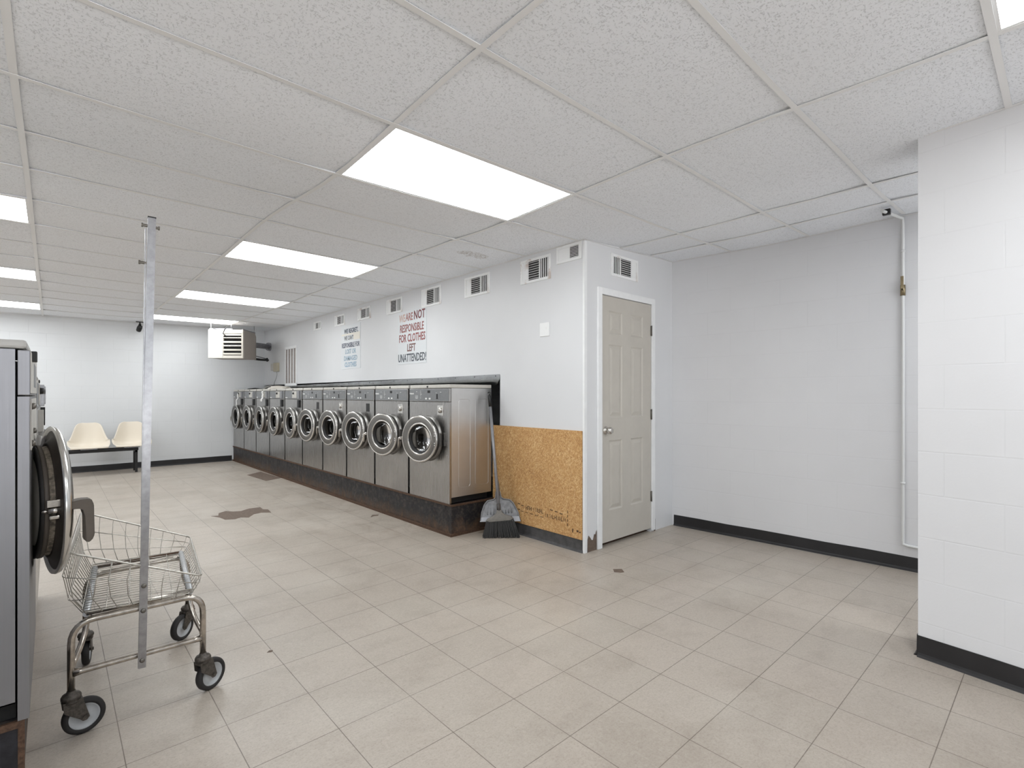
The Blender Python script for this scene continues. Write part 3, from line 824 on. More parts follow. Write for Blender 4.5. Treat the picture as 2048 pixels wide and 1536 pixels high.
        b = MB(); b.lathe([(r - 0.006, -0.002), (r - 0.035, -0.006), (r - 0.055, 0.012), (r * 0.75, 0.014), (r * 0.72, -0.01), (r * 0.6, -0.015)], 64, 'x', dm); b.obj('inner_pan', 'brown_dark', d)
        b = MB(); b.lathe([(r * 0.745, 0.008), (r * 0.735, 0.030), (r * 0.735, 0.034)], 64, 'x', dm); b.obj('plug_wall', 'scaly', d)
        b = MB(); b.lathe([(r * 0.74, 0.028), (r * 0.765, 0.031), (r * 0.765, 0.041), (r * 0.75, 0.044), (r * 0.74, 0.030)], 64, 'x', dm); b.obj('clamp_ring', 'brown', d)
        b = MB(); b.lathe([(r * 0.755, 0.042), (r * 0.76, 0.050), (r * 0.74, 0.054), (r * 0.60, 0.050), (r * 0.595, 0.040)], 64, 'x', dm); b.obj('gasket', 'gasket', d)
        b = MB(); b.lathe([(r * 0.60, 0.046), (r * 0.57, 0.054), (r * 0.4, 0.060), (0, 0.062)], 48, 'x', dm); b.obj('glass', M['bowl'], d)
        b = MB(); ye = 2 * r + 0.018
        b.box(0.004, 0.040, ye - 0.062, ye - 0.048, 0.006, 0.030, 0.002); b.tube([(-0.004, ye - 0.056, -0.006), (0.036, ye - 0.056, -0.006)], 0.011, 14)
        b.tube([(0.034, ye - 0.056, -0.006), (0.052, ye - 0.056, -0.006)], 0.005, 10); b.box(0.006, 0.034, ye - 0.066, ye - 0.046, -0.034, -0.022, 0.003)
        b.obj('latch', 'chrome', d)
        b = MB(); b.box(-0.012, 0.05, -0.02, 0.012, -0.06, 0.06, 0.004); b.obj('hinge', 'chrome', d)
        # hooked pull handle
        b = MB(); t2 = bmesh.new()
        pr = [(0.0, 0.020), (-0.042, 0.026), (-0.066, 0.024), (-0.073, 0.004), (-0.075, -0.10), (-0.068, -0.118), (-0.056, -0.124), (-0.050, -0.116), (-0.052, -0.03), (-0.046, -0.008), (-0.036, -0.002), (0.0, -0.003)]
        A = [t2.verts.new((x - 0.004, ye - 0.065, z)) for x, z in pr]; B = [t2.verts.new((x - 0.004, ye - 0.015, z)) for x, z in pr]
        t2.faces.new(A); t2.faces.new(B[::-1])
        for k in range(len(pr)): t2.faces.new((A[k], A[(k + 1) % len(pr)], B[(k + 1) % len(pr)], B[k]))
        bmesh.ops.bevel(t2, geom=t2.edges[:], offset=0.003, segments=2, affect='EDGES')
        b.add(t2); b.obj('handle', 'brown', d, label='brown hooked pull handle')
    d.location = (hx, hy, cz); d.rotation_euler = (0, 0, R(phi))
    return t

def m_bowl():
    k = N('pale_bowl_reflection'); k.color(lin((226, 222, 212))); k.rough(0.15); k.b.inputs['Coat Weight'].default_value = 0.5  # opaque pale colour stands in for reflections on the glass
    return k.m
M['bowl'] = m_bowl()

ROW = 'front load washers in the row on the right plinth'
ang = math.atan2(PX0 - PX1, 10.645 - 3.652)
def wpos(k):
    y = 3.658 + PITCH * (k + 0.5)
    return (PX0 - (y - 3.652) * 0.00815 - 0.004, y, 0.2792)
labA = ['stainless steel washer nearest the broom, end of the row with its side panel showing',
        'stainless steel washer second from the broom, door ajar, silver coin lock',
        'stainless steel washer third from the broom with square black coin box hole',
        'stainless steel washer fourth from the broom, silver coin lock above its door',
        'stainless steel washer fifth from the broom, last with a dark flat control strip']
labB = ['stainless steel washer sixth from the broom, first of the older style with raised coin slide',
        'stainless steel washer seventh from the broom, black coin box above shut door',
        'stainless steel washer third from the back wall, white torn note on its panel',
        'stainless steel washer second from the back wall in the plinth row',
        'stainless steel washer tight against the back wall, paper strip hanging on it']
firstA = washer(labA[0], loc=wpos(0), rz=ang, group=ROW)
allw = [firstA]
for k in range(1, 5):
    c = dup(firstA, wpos(k), ang, labA[k]); allw.append(c)
    for ch in c.children:
        if ch.name.startswith('door'): ch.rotation_euler = (0, 0, R([0, 15, 9, 7, 8][k]))
# third and fifth have an empty black coin box hole
for k in (2, 4):
    for ch in list(allw[k].children):
        if ch.name.startswith('coin_box'):
            for g in list(ch.children): bpy.data.objects.remove(g)
            bpy.data.objects.remove(ch)
    b = MB(); b.box(-0.003, 0.004, -0.225, -0.150, 1.062 - 0.155 - 0.125, 1.062 - 0.155 - 0.035, 0.001)
    b.obj('coin_box', 'black', allw[k], label='empty black coin box recess')
firstB = washer(labB[0], loc=wpos(5), rz=ang, variant='B', phi=0.5, door_r=0.222, door_c=(0.0, 0.565), group=ROW)
allw.append(firstB)
for k in range(6, 10):
    allw.append(dup(firstB, wpos(k), ang, labB[k - 5]))
# papers on two of the far washers
for k, (y, z0, z1, wd) in ((7, (-0.10, 0.86, 1.03, 0.07)), (9, (-0.06, 0.74, 0.99, 0.055))):
    b = MB(); n = 6; prev = None
    for i in range(n + 1):
        z = z1 + (z0 - z1) * i / n; off = 0.012 * sin(i * 2.1); x = -0.030 - 0.004 * (i % 2) - (0.02 if z < 0.9 else 0)
        r_ = [b.b.verts.new((x, y + off - wd / 2 * (1 - 0.3 * (i % 2)), z)), b.b.verts.new((x - 0.002, y + off + wd / 2, z))]
        if prev: b.b.faces.new((prev[0], prev[1], r_[1], r_[0]))
        prev = r_
    o = b.obj('paper_note', 'white', None, label='torn white paper note taped to a washer ' + ('third from the back wall' if k == 7 else 'against the back wall'), category='paper note')
    o.location = allw[k].location; o.rotation_euler = allw[k].rotation_euler
    sm = o.modifiers.new('thick', 'SOLIDIFY'); sm.thickness = 0.0006

# crumpled things on top of far washers
def clutter(name, x, y, sx, sy, h, m, label, cat, seed):
    b = MB(); t = bmesh.new(); bmesh.ops.create_icosphere(t, subdivisions=3, radius=0.5)
    for v in t.verts:
        nn = noise.noise(v.co * 3.1 + Vector((seed, 0, 0)))
        v.co *= 1 + 0.35 * nn
        if v.co.z < -0.12: v.co.z = -0.12
    bmesh.ops.scale(t, vec=(sx, sy, h / 0.62), verts=t.verts); bmesh.ops.translate(t, vec=(0, 0, 0.12 * h / 0.62), verts=t.verts)
    b.add(t); o = b.obj(name, m, None, smooth_angle=50, label=label, category=cat); o.location = (x, y, 1.3412); return o
clutter('cloth_rag', 2.75, 9.98, 0.26, 0.40, 0.028, 'black', 'dark rag lying on the far washers near the back wall', 'rag', 1.0)
clutter('paper_heap', 2.86, 9.02, 0.33, 0.50, 0.055, 'beige', 'crumpled pale paper heap on top of the far washers', 'paper', 4.0)
b = MB(); b.tube([(0, 0.0, 0.012), (0.03, -0.12, 0.05), (0.06, -0.25, 0.07), (0.05, -0.4, 0.055), (0.0, -0.52, 0.012)], 0.012, 10)
o = b.obj('drain_hose', 'cap', None, label='short pale hose curling over the far washer tops', category='hose'); o.location = (2.97, 10.30, 1.3415)

# stainless flashing around the opening
b = MB(); n = 40; prev = None
for i in range(n + 1):
    y = OY0 + (YB - 0.01 - OY0) * i / n
    wob = 0.006 * noise.noise(Vector((y * 1.6, 0, 0)))
    zt = OZ - 0.045 * max(0, (y - OY0) / (YB - OY0)) + 0.003; zb_ = 1.343 + 0.010 * abs(noise.noise(Vector((y * 2.3, 4, 0))))
    r_ = [b.b.verts.new((XM - 0.003, y, zt + 0.004)), b.b.verts.new((XM - 0.004 + wob * .4, y, (zt + zb_) / 2 + 0.01)), b.b.verts.new((XM + 0.004 + wob, y + (0.05 if i == 0 else 0), zb_)), b.b.verts.new((XM + 0.03, y + (0.05 if i == 0 else 0), zb_ + 0.004))]
    if prev:
        for k in range(3):
            f = b.b.faces.new((prev[k], prev[k + 1], r_[k + 1], r_[k])); f.smooth = True
    prev = r_
M['flash'] = m_steel('dented_grey_flashing', (168, 170, 172), 0.2, 0.34, (3, 1, 8), 0.4)
fl = b.obj('trim_7', 'flash', label='grey sheet metal flashing along the top of the washer opening', **STR)
b = MB(); b.quad([(XM - 0.003, OY0 - 0.002, OZ + 0.004), (XM - 0.003, OY0 - 0.002, 0.963), (XM + 0.06, OY0 + 0.035, 0.963), (XM + 0.06, OY0 + 0.035, 1.343)])
b.quad([(XM + 0.06, OY0 + 0.035, 0.28), (XM + 0.06, OY0 + 0.035, 1.343), (XM + 0.10, OY0 + 0.04, 1.343), (XM + 0.10, OY0 + 0.04, 0.28)])
b.obj('trim_8', 'flash', label='dark sheet metal flashing down the side of the washer opening', **STR)
b = MB(); 
for i in range(22):
    y = OY0 + 0.06 + i * 0.32
    b.lathe([(0, 0), (0.005, 0), (0.004, 0.003), (0, 0.004)], 8, mat=Matrix.Translation((XM - 0.004, y, OZ - 0.045 * (y - OY0) / (YB - OY0) - 0.008)) @ Matrix.Rotation(-pi / 2, 4, 'Y'))
b.obj('screw_row', 'black', fl)

# ------------------------------------------------------------------ left bank
LX = -0.05
big = washer('tall grey washer at the left edge with its heavy round door hanging ajar', w_=0.76, h=1.134, depth=0.80, door_r=0.262, door_c=(0.0, 0.590), phi=8.0,
             variant='C', big=True, loc=(LX, 2.10 + 0.38, 0.2792), rz=pi)
lb1 = dup(firstB, (LX - 0.0, 2.875 + 0.35, 0.2792), pi, 'washer directly behind the tall grey washer in the left bank, only a sliver visible')
for _o in (lb1,):
    for ch in _o.children:
        if ch.name.startswith('coin_box'): ch.data = ch.data.copy(); ch.data.materials.clear(); ch.data.materials.append(M['cap'])
lb1['group'] = 'standard washers of the left bank'
lb2 = dup(firstB, (LX - 0.0, 2.875 + 0.35 + PITCH, 0.2792), pi, 'farthest washer of the left bank, handles peeking past the open round door')
lb2['group'] = 'standard washers of the left bank'
lp = thing('washer_plinth', 'scratched dark plinth under the left bank of washers', 'plinth', (0, 0, 0))
b = MB(); b.prism([(-0.068, 2.115), (-0.068, 4.28), (-1.75, 4.28), (-1.75, 2.115)], 0.0, 0.276); b.obj('body', 'plinth', lp)
b = MB(); b.box(-0.90, -0.075, 2.109, 2.115, 0.0, 0.262); b.obj('end_plate', 'scratched', lp)
b = MB(); b.box(-0.92, -0.060, 2.100, 2.112, 0.258, 0.278); b.box(-0.075, -0.060, 2.104, 2.116, 0, 0.26); b.obj('edge_angle', 'rustdark', lp)
b = MB(); b.box(0.095, 0.115, 0.32, 0.355, 0.0, 0.055); b.obj('foot', 'rustdark', big)
# return machines on the other side of the left bank
clb = clutter('plastic_bag', -0.235, 2.17, 0.10, 0.07, 0.06, 'bag', 'crumpled pale blue plastic bag pushed under the tall grey washer', 'plastic bag', 7.0)
clb.location = (-0.225, 2.128, 0.2795)

# ------------------------------------------------------------------ ceiling lights
FG = 'flush fluorescent ceiling panels'
EXTRA_I = [('x', 0), ('x', 1), ('x', 2), ('x', 3)]
LL = {(1, 1): 'largest bright ceiling light panel, nearest above the washer row', (1, 5): 'ceiling light panel second from camera in the right column',
      (1, 9): 'ceiling light panel third from camera in the right column', (1, 13): 'ceiling light panel farthest back, right of the pole, by the heater',
      (1, -3): 'ceiling light panel cut by the top right corner', (-1, 5): 'ceiling light panel at left edge, nearest of the left column',
      (-1, 9): 'ceiling light panel at left edge, middle of the left column', (-1, 13): 'ceiling light panel at left edge, farthest of the left column'}
for c_, r_ in LIGHTS + EXTRA_I:
    x0, x1, y0, y1 = cell(c_, r_) if c_ != 'x' else EXTRA[r_]
    t = thing('ceiling_light', LL.get((c_, r_), 'ceiling light panel out of the picture' if c_ != 'x' else 'added narrow ceiling light panel, unseen over the passage, brightening the far right wall'), 'ceiling light', ((x0 + x1) / 2, (y0 + y1) / 2, zc((x0 + x1) / 2, (y0 + y1) / 2)), 0, FG)
    ox, oy, oz = t.location
    gg = []
    def P(a, b_, dz=0.0): return (a - ox, b_ - oy, zc(a, b_) - oz + dz)
    b = MB(); f_ = 0.022
    O4 = [(x0 + .004, y0 + .004), (x1 - .004, y0 + .004), (x1 - .004, y1 - .004), (x0 + .004, y1 - .004)]
    I4 = [(x0 + f_, y0 + f_), (x1 - f_, y0 + f_), (x1 - f_, y1 - f_), (x0 + f_, y1 - f_)]
    for k in range(4):
        k2 = (k + 1) % 4
        b.quad([P(*O4[k]), P(*O4[k2]), P(*I4[k2]), P(*I4[k])])
        b.quad([P(*O4[k]), P(*O4[k2]), P(*O4[k2], .06), P(*O4[k], .06)])
    b.quad([P(*q, .06) for q in O4])
    b.obj('frame', 'tee', t)
    b = MB(); b.quad([P(*q, 0.001) for q in I4][::-1])
    b.obj('diffuser', 'lamp', t)

# ------------------------------------------------------------------ wall registers
def register(ya, yb, za, zb_, label, m='vent', axis='x', plane=XM, mirror=False, split=(0.26, 0.60, 0.80)):
    """painted supply register; local y runs along the wall from left (viewer) to right"""
    wd, ht = abs(yb - ya), zb_ - za
    if axis == 'x': t = thing('wall_register', label, 'air vent', (plane, (ya + yb) / 2, za), -pi / 2, 'painted air registers under the ceiling')
    else: t = thing('wall_register', label, 'air vent', ((ya + yb) / 2, plane, za), 0, 'painted air registers under the ceiling')
    # local frame: x to viewer's right, -y toward the room
    X = lambda f: -wd / 2 + wd * f
    if mirror: X = lambda f: wd / 2 - wd * f
    a, bb, cc = split
    b = MB(); e = 0.022
    def bx(x0, x1, z0, z1, y0=-0.008, y1=0.0): b.box(min(x0, x1), max(x0, x1), y0, y1, z0, z1)
    bx(X(0), X(1), 0, e); bx(X(0), X(1), ht - e, ht); bx(X(0), X(0.07), e, ht - e); bx(X(0.93), X(1), e, ht - e)
    bx(X(a) - 0.004, X(a) + 0.004, e, ht - e); bx(X(bb + 0.07) - 0.006, X(bb + 0.07) + 0.006, e, ht - e)
    b.obj('frame', m, t)
    b = MB(); bx(X(a), X(0.93), e, ht - e, -0.0015, 0.0); b.obj('duct_opening', 'vent_dark', t)  # flat dark sheet in place of the shaded duct
    b = MB(); bx(X(0.07), X(a), e, ht - e, -0.0035, 0.0)
    for k in range(6):
        z = e + (ht - 2 * e) * (k + 0.5) / 6
        b.box(min(X(.1), X(a - .03)), max(X(.1), X(a - .03)), -0.005, -0.003, z - 0.003, z + 0.003)
    n = 8
    for k in range(n):
        z = e + (ht - 2 * e) * (k + 0.5) / n
        b.box(min(X(a), X(bb + .07)), max(X(a), X(bb + .07)), -0.006, -0.0035, z - 0.0017, z + 0.0017)
    xa, xb = X(bb + 0.095), X(0.93)
    for k in range(4):
        x = xa + (xb - xa) * (k + .5) / 4; b.box(x - 0.0035, x + 0.0035, -0.006, -0.002, e, ht - e)
    b.obj('louvre', m, t)
    return t
RG = [(2.851, 2.584, 2.328, 2.466, 'small white register beside the wall corner, its right half open', 'vent'),
      (3.287, 2.92, 2.227, 2.435, 'largest register, rust line along its top, second from the wall corner', 'vent_rusty'),
      (4.115, 3.719, 2.226, 2.425, 'register third from the wall corner, right of the red lettered sign', 'vent'),
      (4.921, 4.533, 2.23, 2.434, 'register overlapping the top corner of the red lettered sign', 'vent'),
      (5.729, 5.351, 2.242, 2.425, 'register left of the red lettered sign with rust along its bottom', 'vent'),
      (6.54, 6.158, 2.258, 2.419, 'register right of the blue lettered sign with a rusty left edge', 'vent_rusty'),
      (7.3, 6.955, 2.252, 2.409, 'register above the top left of the blue lettered sign', 'vent'),
      (8.11, 7.806, 2.268, 2.401, 'smallest farthest register on the washer wall', 'vent')]
for ya, yb, za, zb_, lab, m in RG:
    register(ya, yb, za, zb_, lab, m, split=(0.26, 0.58, 0.8) if ya > 2.9 else (0.52, 0.84, 0.9))
register(3.437, 3.829, 2.243, 2.428, 'register above the closet door', 'vent', 'y', YD, mirror=True)

# tall return grille and thermostats
t = thing('return_grille', 'tall white return grille with four dark slots near the back corner', 'air vent', (XM, 9.156, 1.404), -pi / 2)
b = MB(); wg, hg = 0.58, 0.69
b.box(-wg / 2, wg / 2, -0.012, 0, 0, 0.045); b.box(-wg / 2, wg / 2, -0.012, 0, hg - 0.045, hg)
for k in range(5):
    x = -wg / 2 + 0.02 + k * (wg - 0.04) / 4; b.box(x - (0.02 if k in (0, 4) else 0.014), x + (0.02 if k in (0, 4) else 0.014), -0.012, 0, 0.04, hg - 0.04)
b.obj('frame', 'casing', t)
b = MB(); b.box(-wg / 2 + 0.02, wg / 2 - 0.02, -0.004, -0.001, 0.04, hg - 0.04); b.obj('filter', 'slat', t)  # darker mottled sheet behind the slots
t = thing('thermostat', 'grey wall box left of the beige thermostat', 'thermostat', (XM, 10.062, 1.706), -pi / 2)
b = MB(); b.box(-0.10, 0.09, -0.035, 0, 0.0, 0.125, 0.004); b.obj('housing', 'cap', t)
t = thing('thermostat', 'beige thermostat with a thin wire hanging down to the washers', 'thermostat', (XM, 9.864, 1.676), -pi / 2)
b = MB(); b.box(-0.10, 0.10, -0.05, 0, 0, 0.16, 0.005); b.obj('housing', simple('beige_thermostat', (186, 178, 158), 0.5), t)
b = MB(); b.tube([(0.02, -0.03, 0.0), (0.0, -0.012, -0.05), (-0.08, -0.006, -0.13), (-0.18, -0.005, -0.20), (-0.22, -0.005, -0.29)], 0.003, 6); b.obj('wire', 'galv', t)
t = thing('blank_cover', 'square blank white cover plate on the wall near the corner', 'cover plate', (XM, 2.991, 1.745), -pi / 2)
b = MB(); b.box(-0.054, 0.054, -0.008, 0, 0, 0.115, 0.001); b.obj('plate', 'vent', t)

# ------------------------------------------------------------------ hand lettered signs
def sign(yc, z0, wd, ht, lines, label, group=None):
    t = thing('wall_sign', label, 'sign', (XM, yc, z0), -pi / 2, group)
    b = MB(); b.box(-wd / 2, wd / 2, -0.004, 0, 0, ht, 0.0008); b.obj('board', 'board', t)
    for s_, x, z, size, sx, rgb in lines:
        m = bpy.data.materials.get('sign_ink_%d_%d_%d' % rgb) or simple('sign_ink_%d_%d_%d' % rgb, rgb, 0.6)
        text('lettering', s_, size, m, t, Matrix.Translation((x, -0.0048, z)) @ Matrix.Rotation(pi / 2, 4, 'X'), sx, 0.06, bold=0.0022)
    return t
sA = sign(5.137, 1.609, 0.624, 0.63, [
    ('WE', -0.215, 0.505, 0.125, 0.72, (206, 176, 164)), ('ARE', -0.055, 0.510, 0.125, 0.72, (168, 118, 112)), ('NOT', 0.165, 0.512, 0.140, 0.78, (120, 62, 64)),
    ('RESPONSiBLE', -0.005, 0.380, 0.128, 0.70, (150, 92, 88)), ('FOR CLOTHES', 0.0, 0.263, 0.128, 0.70, (146, 78, 76)),
    ('LEFT', -0.01, 0.150, 0.122, 0.74, (120, 84, 80)), ('UNATTENDED!', 0.0, 0.030, 0.130, 0.69, (76, 82, 90))],
    'square white sign in red and black lettering about unattended clothes')
sB = sign(6.768, 1.612, 0.616, 0.62, [
    ('WE REGRET,', 0.02, 0.505, 0.088, 0.90, (70, 78, 92)), ("WE CAN'T BE", -0.0, 0.410, 0.082, 0.80, (128, 130, 132)),
    ('RESPONSIBLE FOR', 0.0, 0.305, 0.092, 0.76, (92, 96, 112)), ('LOST OR', 0.0, 0.215, 0.092, 0.9, (150, 172, 186)),
    ('DAMAGED', 0.0, 0.120, 0.092, 0.95, (150, 172, 188)), ('CLOTHES', 0.0, 0.030, 0.092, 0.95, (144, 170, 190))],
    'square white sign in faded blue lettering about lost or damaged clothes')
b = MB(); b.prism([(-0.29, -0.0062), (0.3, -0.0062), (0.3, -0.0055), (-0.29, -0.0055)], 0.475, 0.500); b.prism([(0.10, -0.0065), (0.3, -0.0065), (0.3, -0.0055), (0.10, -0.0055)], 0.40, 0.480)
b.obj('patch_paint', 'tape', sB, label='cream paint smeared across the second line')

# ------------------------------------------------------------------ unit heater in the back right corner
ht_ = thing('unit_heater', 'beige ceiling hung unit heater with horizontal louvres in the back right corner', 'heater', (2.181, 9.618, 1.872), -R(38.6))
# local: -y is the louvre face, +x right
b = MB()
hx0, hx1, hd, hh = -0.36, 0.36, 0.50, 0.50
b.b.faces.ensure_lookup_table()
def taper_box(x0, x1, y0, y1, z0, z1, tx, tz):
    A = [(x0, y0, z0), (x1, y0, z0), (x1, y0, z1), (x0, y0, z1)]; B = [(x0 + tx, y1, z0 + tz * .2), (x1 - tx, y1, z0 + tz * .2), (x1 - tx, y1, z1 - tz), (x0 + tx, y1, z1 - tz)]
    b.quad(A); b.quad(B[::-1])
    for k in range(4): b.quad([A[k], A[(k + 1) % 4], B[(k + 1) % 4], B[k]])
taper_box(-0.36, 0.36, 0.034, 0.40, 0, hh, 0.0, 0.0); taper_box(-0.36, 0.36, 0.40, 0.52, 0, hh, 0.05, 0.05)
body = b.obj('body', 'beige_dark', ht_)
b = MB(); b.box(-0.37, -0.06, -0.004, 0.03, -0.005, hh + 0.004, 0.004); b.obj('access_panel', simple('flaking_white_panel', (218, 216, 208), 0.5, grime=0.1, gscale=14), ht_)
b = MB(); b.box(-0.075, 0.37, 0.0, 0.03, -0.004, 0.045); b.box(-0.075, 0.37, 0.0, 0.03, hh - 0.06, hh + 0.004); b.box(-0.075, -0.05, 0, 0.03, 0.04, hh - 0.05); b.box(0.335, 0.37, 0, 0.03, 0.04, hh - 0.05)
b.obj('louvre_frame', 'beige', ht_)
b = MB(); b.box(-0.05, 0.335, 0.024, 0.03, 0.04, hh - 0.05); b.obj('louvre_opening', 'dark', ht_)  # dark sheet painted in as the shade between louvres
for z, m in ((0.075, 'beige'), (0.145, 'beige'), (0.215, 'chrome'), (0.285, 'beige'), (0.355, 'chrome'), (0.415, 'beige')):
    b = MB(); b.box(-0.05, 0.335, -0.002, 0.012, z - (0.017 if m == 'beige' else 0.012), z + 0.014, 0.003); b.obj('louvre', m, ht_)
for o_ in ht_.children: o_.data.transform(Matrix.Diagonal((0.77, 1.19, 0.952, 1)))
# flue to the washer wall
b = MB()
Mi = Matrix.Rotation(R(38.6), 4, 'Z')
def loc_h(x, y, z):
    v = Vector((x - 2.181, y - 9.618, z - 1.872)); v.rotate(Mi); return tuple(v)
fz = 2.165
p0 = loc_h(2.55, 9.99, fz); p1 = loc_h(XM - 0.005, 10.31, fz)
b.tube([p0, p1], 0.050, 20); b.tube([loc_h(2.60, 10.018, fz), loc_h(2.66, 10.053, fz)], 0.085, 20)
b.obj('flue', 'galv_dark', ht_)
b = MB(); b.tube([loc_h(XM - 0.04, 10.28, fz), loc_h(XM - 0.001, 10.31, fz)], 0.078, 24); b.obj('flue_collar', 'galv_dark', ht_)
b = MB(); b.tube([loc_h(2.72, 9.97, 1.90), loc_h(2.86, 10.06, 1.895), loc_h(3.02, 10.16, 1.90)], 0.02, 10); b.tube([loc_h(3.0, 10.15, 1.87), loc_h(3.0, 10.15, 1.94)], 0.014, 8)
b.tube([loc_h(2.72, 9.97, 1.96), loc_h(3.00, 10.15, 1.92)], 0.006, 6); b.obj('gas_valve', 'black', ht_)
# hangers
for k, (x, y) in enumerate(((-0.36, 0.06), (0.10, 0.03), (0.33, 0.42), (-0.30, 0.42))):
    b = MB(); b.tube([(x, y, hh - 0.05 if k == 0 else hh - 0.01), (x, y, 0.635)], 0.006, 8); b.obj('hanger_rod', 'galv', ht_)
b = MB(); b.box(-0.38, 0.12, 0.04, 0.065, hh + 0.012, hh + 0.034); b.box(0.32, 0.345, 0.04, 0.44, hh + 0.004, hh + 0.022); b.obj('hanger_rail', 'galv_dark', ht_)
b = MB(); b.tube([(0.04, -0.02, 0.55), (0.0, -0.03, 0.50), (-0.04, -0.02, 0.43), (0.0, -0.008, 0.40)], 0.009, 8); b.tube([(-0.28, 0.02, 0.53), (-0.15, 0.01, 0.50), (-0.08, 0.0, 0.46)], 0.007, 8); b.obj('cable', 'black', ht_)
for o_ in ht_.children:
    if o_.name.split('.')[0] in ('hanger_rod', 'hanger_rail', 'cable'): o_.data.transform(Matrix.Diagonal((0.77, 1.19, 0.952, 1)))

# ------------------------------------------------------------------ security camera, hook
sc = thing('security_camera', 'small black camera hanging from the ceiling in front of the back wall', 'camera', (1.09, 10.45, zc(1.09, 10.45) - 0.001))
b = MB(); b.box(-0.055, 0.055, -0.02, 0.02, -0.012, 0, 0.002); b.obj('mount', 'black', sc)
b = MB(); b.tube([(0, 0, -0.01), (0.0, -0.005, -0.045)], 0.009, 10); b.lathe([(0, 0), (0.016, 0.004), (0.020, 0.016), (0.016, 0.028), (0, 0.032)], 16, center=(0, -0.005, -0.065)); b.obj('swivel', 'black', sc)
b = MB(); b.lathe([(0, -0.062), (0.026, -0.060), (0.036, -0.045), (0.038, 0.01), (0.030, 0.045), (0.012, 0.055), (0, 0.056)], 22, mat=Matrix.Translation((-0.008, -0.012, -0.110)) @ Matrix.Rotation(R(14), 4, 'Y') @ Matrix.Rotation(R(25), 4, 'X')); b.obj('housing', 'black', sc)

# ------------------------------------------------------------------ bench with two shell seats
bench = thing('waiting_bench', 'black steel bench rail and legs carrying two cream seats', 'bench', (0.62, 10.13, 0))
b = MB(); b.box(-0.62, 0.415, -0.022, 0.022, 0.352, 0.394, 0.002); b.obj('rail', 'black', bench)
b = MB(); b.box(-0.62, 0.415, 0.235, 0.270, 0.355, 0.390, 0.002); b.obj('rail', 'black', bench)
for x in (0.39, -0.60):
    b = MB(); b.box(x - 0.016, x + 0.016, -0.018, 0.018, 0.0, 0.354); b.box(x - 0.016, x + 0.016, -0.018, 0.27, 0.325, 0.354); b.box(x - 0.016, x + 0.016, 0.238, 0.268, 0.0, 0.354); b.obj('leg', 'black', bench)
def shell_seat(x, y, label):
    t = thing('shell_seat', label, 'seat', (x, y, 0.397), 0, 'cream shell seats on the bench')
    b = MB(); nu, nv = 18, 26; G = []
    # v: 0 front edge of seat -> 1 top of back
    prof = [(-0.20, 0.030), (-0.19, 0.045), (-0.10, 0.020), (0.0, 0.008), (0.09, 0.012), (0.165, 0.055), (0.205, 0.14), (0.228, 0.26), (0.245, 0.37), (0.253, 0.405)]
    hwid = [0.215, 0.232, 0.250, 0.258, 0.256, 0.246, 0.222, 0.188, 0.150, 0.085]
    rim = [0.0, 0.015, 0.055, 0.095, 0.125, 0.14, 0.125, 0.09, 0.045, 0.015]     # how far the sides curl
    def smp(L, f):
        f = f * (len(L) - 1); i = min(int(f), len(L) - 2); a = f - i
        p = L[max(0, i - 1)]; q = L[i]; r_ = L[i + 1]; s_ = L[min(len(L) - 1, i + 2)]
        cr = lambda p, q, r_, s_: 0.5 * ((2 * q) + (-p + r_) * a + (2 * p - 5 * q + 4 * r_ - s_) * a * a + (-p + 3 * q - 3 * r_ + s_) * a ** 3)
        return tuple(cr(*z) for z in zip(p, q, r_, s_)) if isinstance(q, tuple) else cr(p, q, r_, s_)
    for j in range(nv + 1):
        v = j / nv; yy, zz = smp(prof, v); hw_ = smp(hwid, v); rm = smp(rim, v); row = []
        y2, z2 = smp(prof, min(1, v + 0.03)); y1_, z1_ = smp(prof, max(0, v - 0.03))
        ty, tz = y2 - y1_, z2 - z1_; L = math.hypot(ty, tz) or 1; ny, nz = -tz / L, ty / L
        for i in range(nu + 1):
            u_ = -1 + 2 * i / nu; e = abs(u_) ** 2.2
            row.append(b.b.verts.new((u_ * hw_, yy + ny * rm * e, zz + nz * rm * e)))
        G.append(row)
    for j in range(nv):
        for i in range(nu):
            f = b.b.faces.new((G[j][i], G[j][i + 1], G[j + 1][i + 1], G[j + 1][i])); f.smooth = True
    o = b.obj('shell', 'shell', t); sm = o.modifiers.new('thick', 'SOLIDIFY'); sm.thickness = 0.005; sm.offset = -1
    ed = [G0.co if False else None for G0 in ()]
    b = MB(); b.box(-0.10, 0.10, -0.02, 0.02, -0.002, 0.012); b.box(-0.10, 0.10, 0.10, 0.13, -0.002, 0.02); b.obj('bracket', 'galv', t)
    return t
shell_seat(0.425, 10.165, 'cream plastic shell seat on the left, beside the open washer door')
shell_seat(0.960, 10.165, 'cream plastic shell seat on the right, partly behind the cart pole')

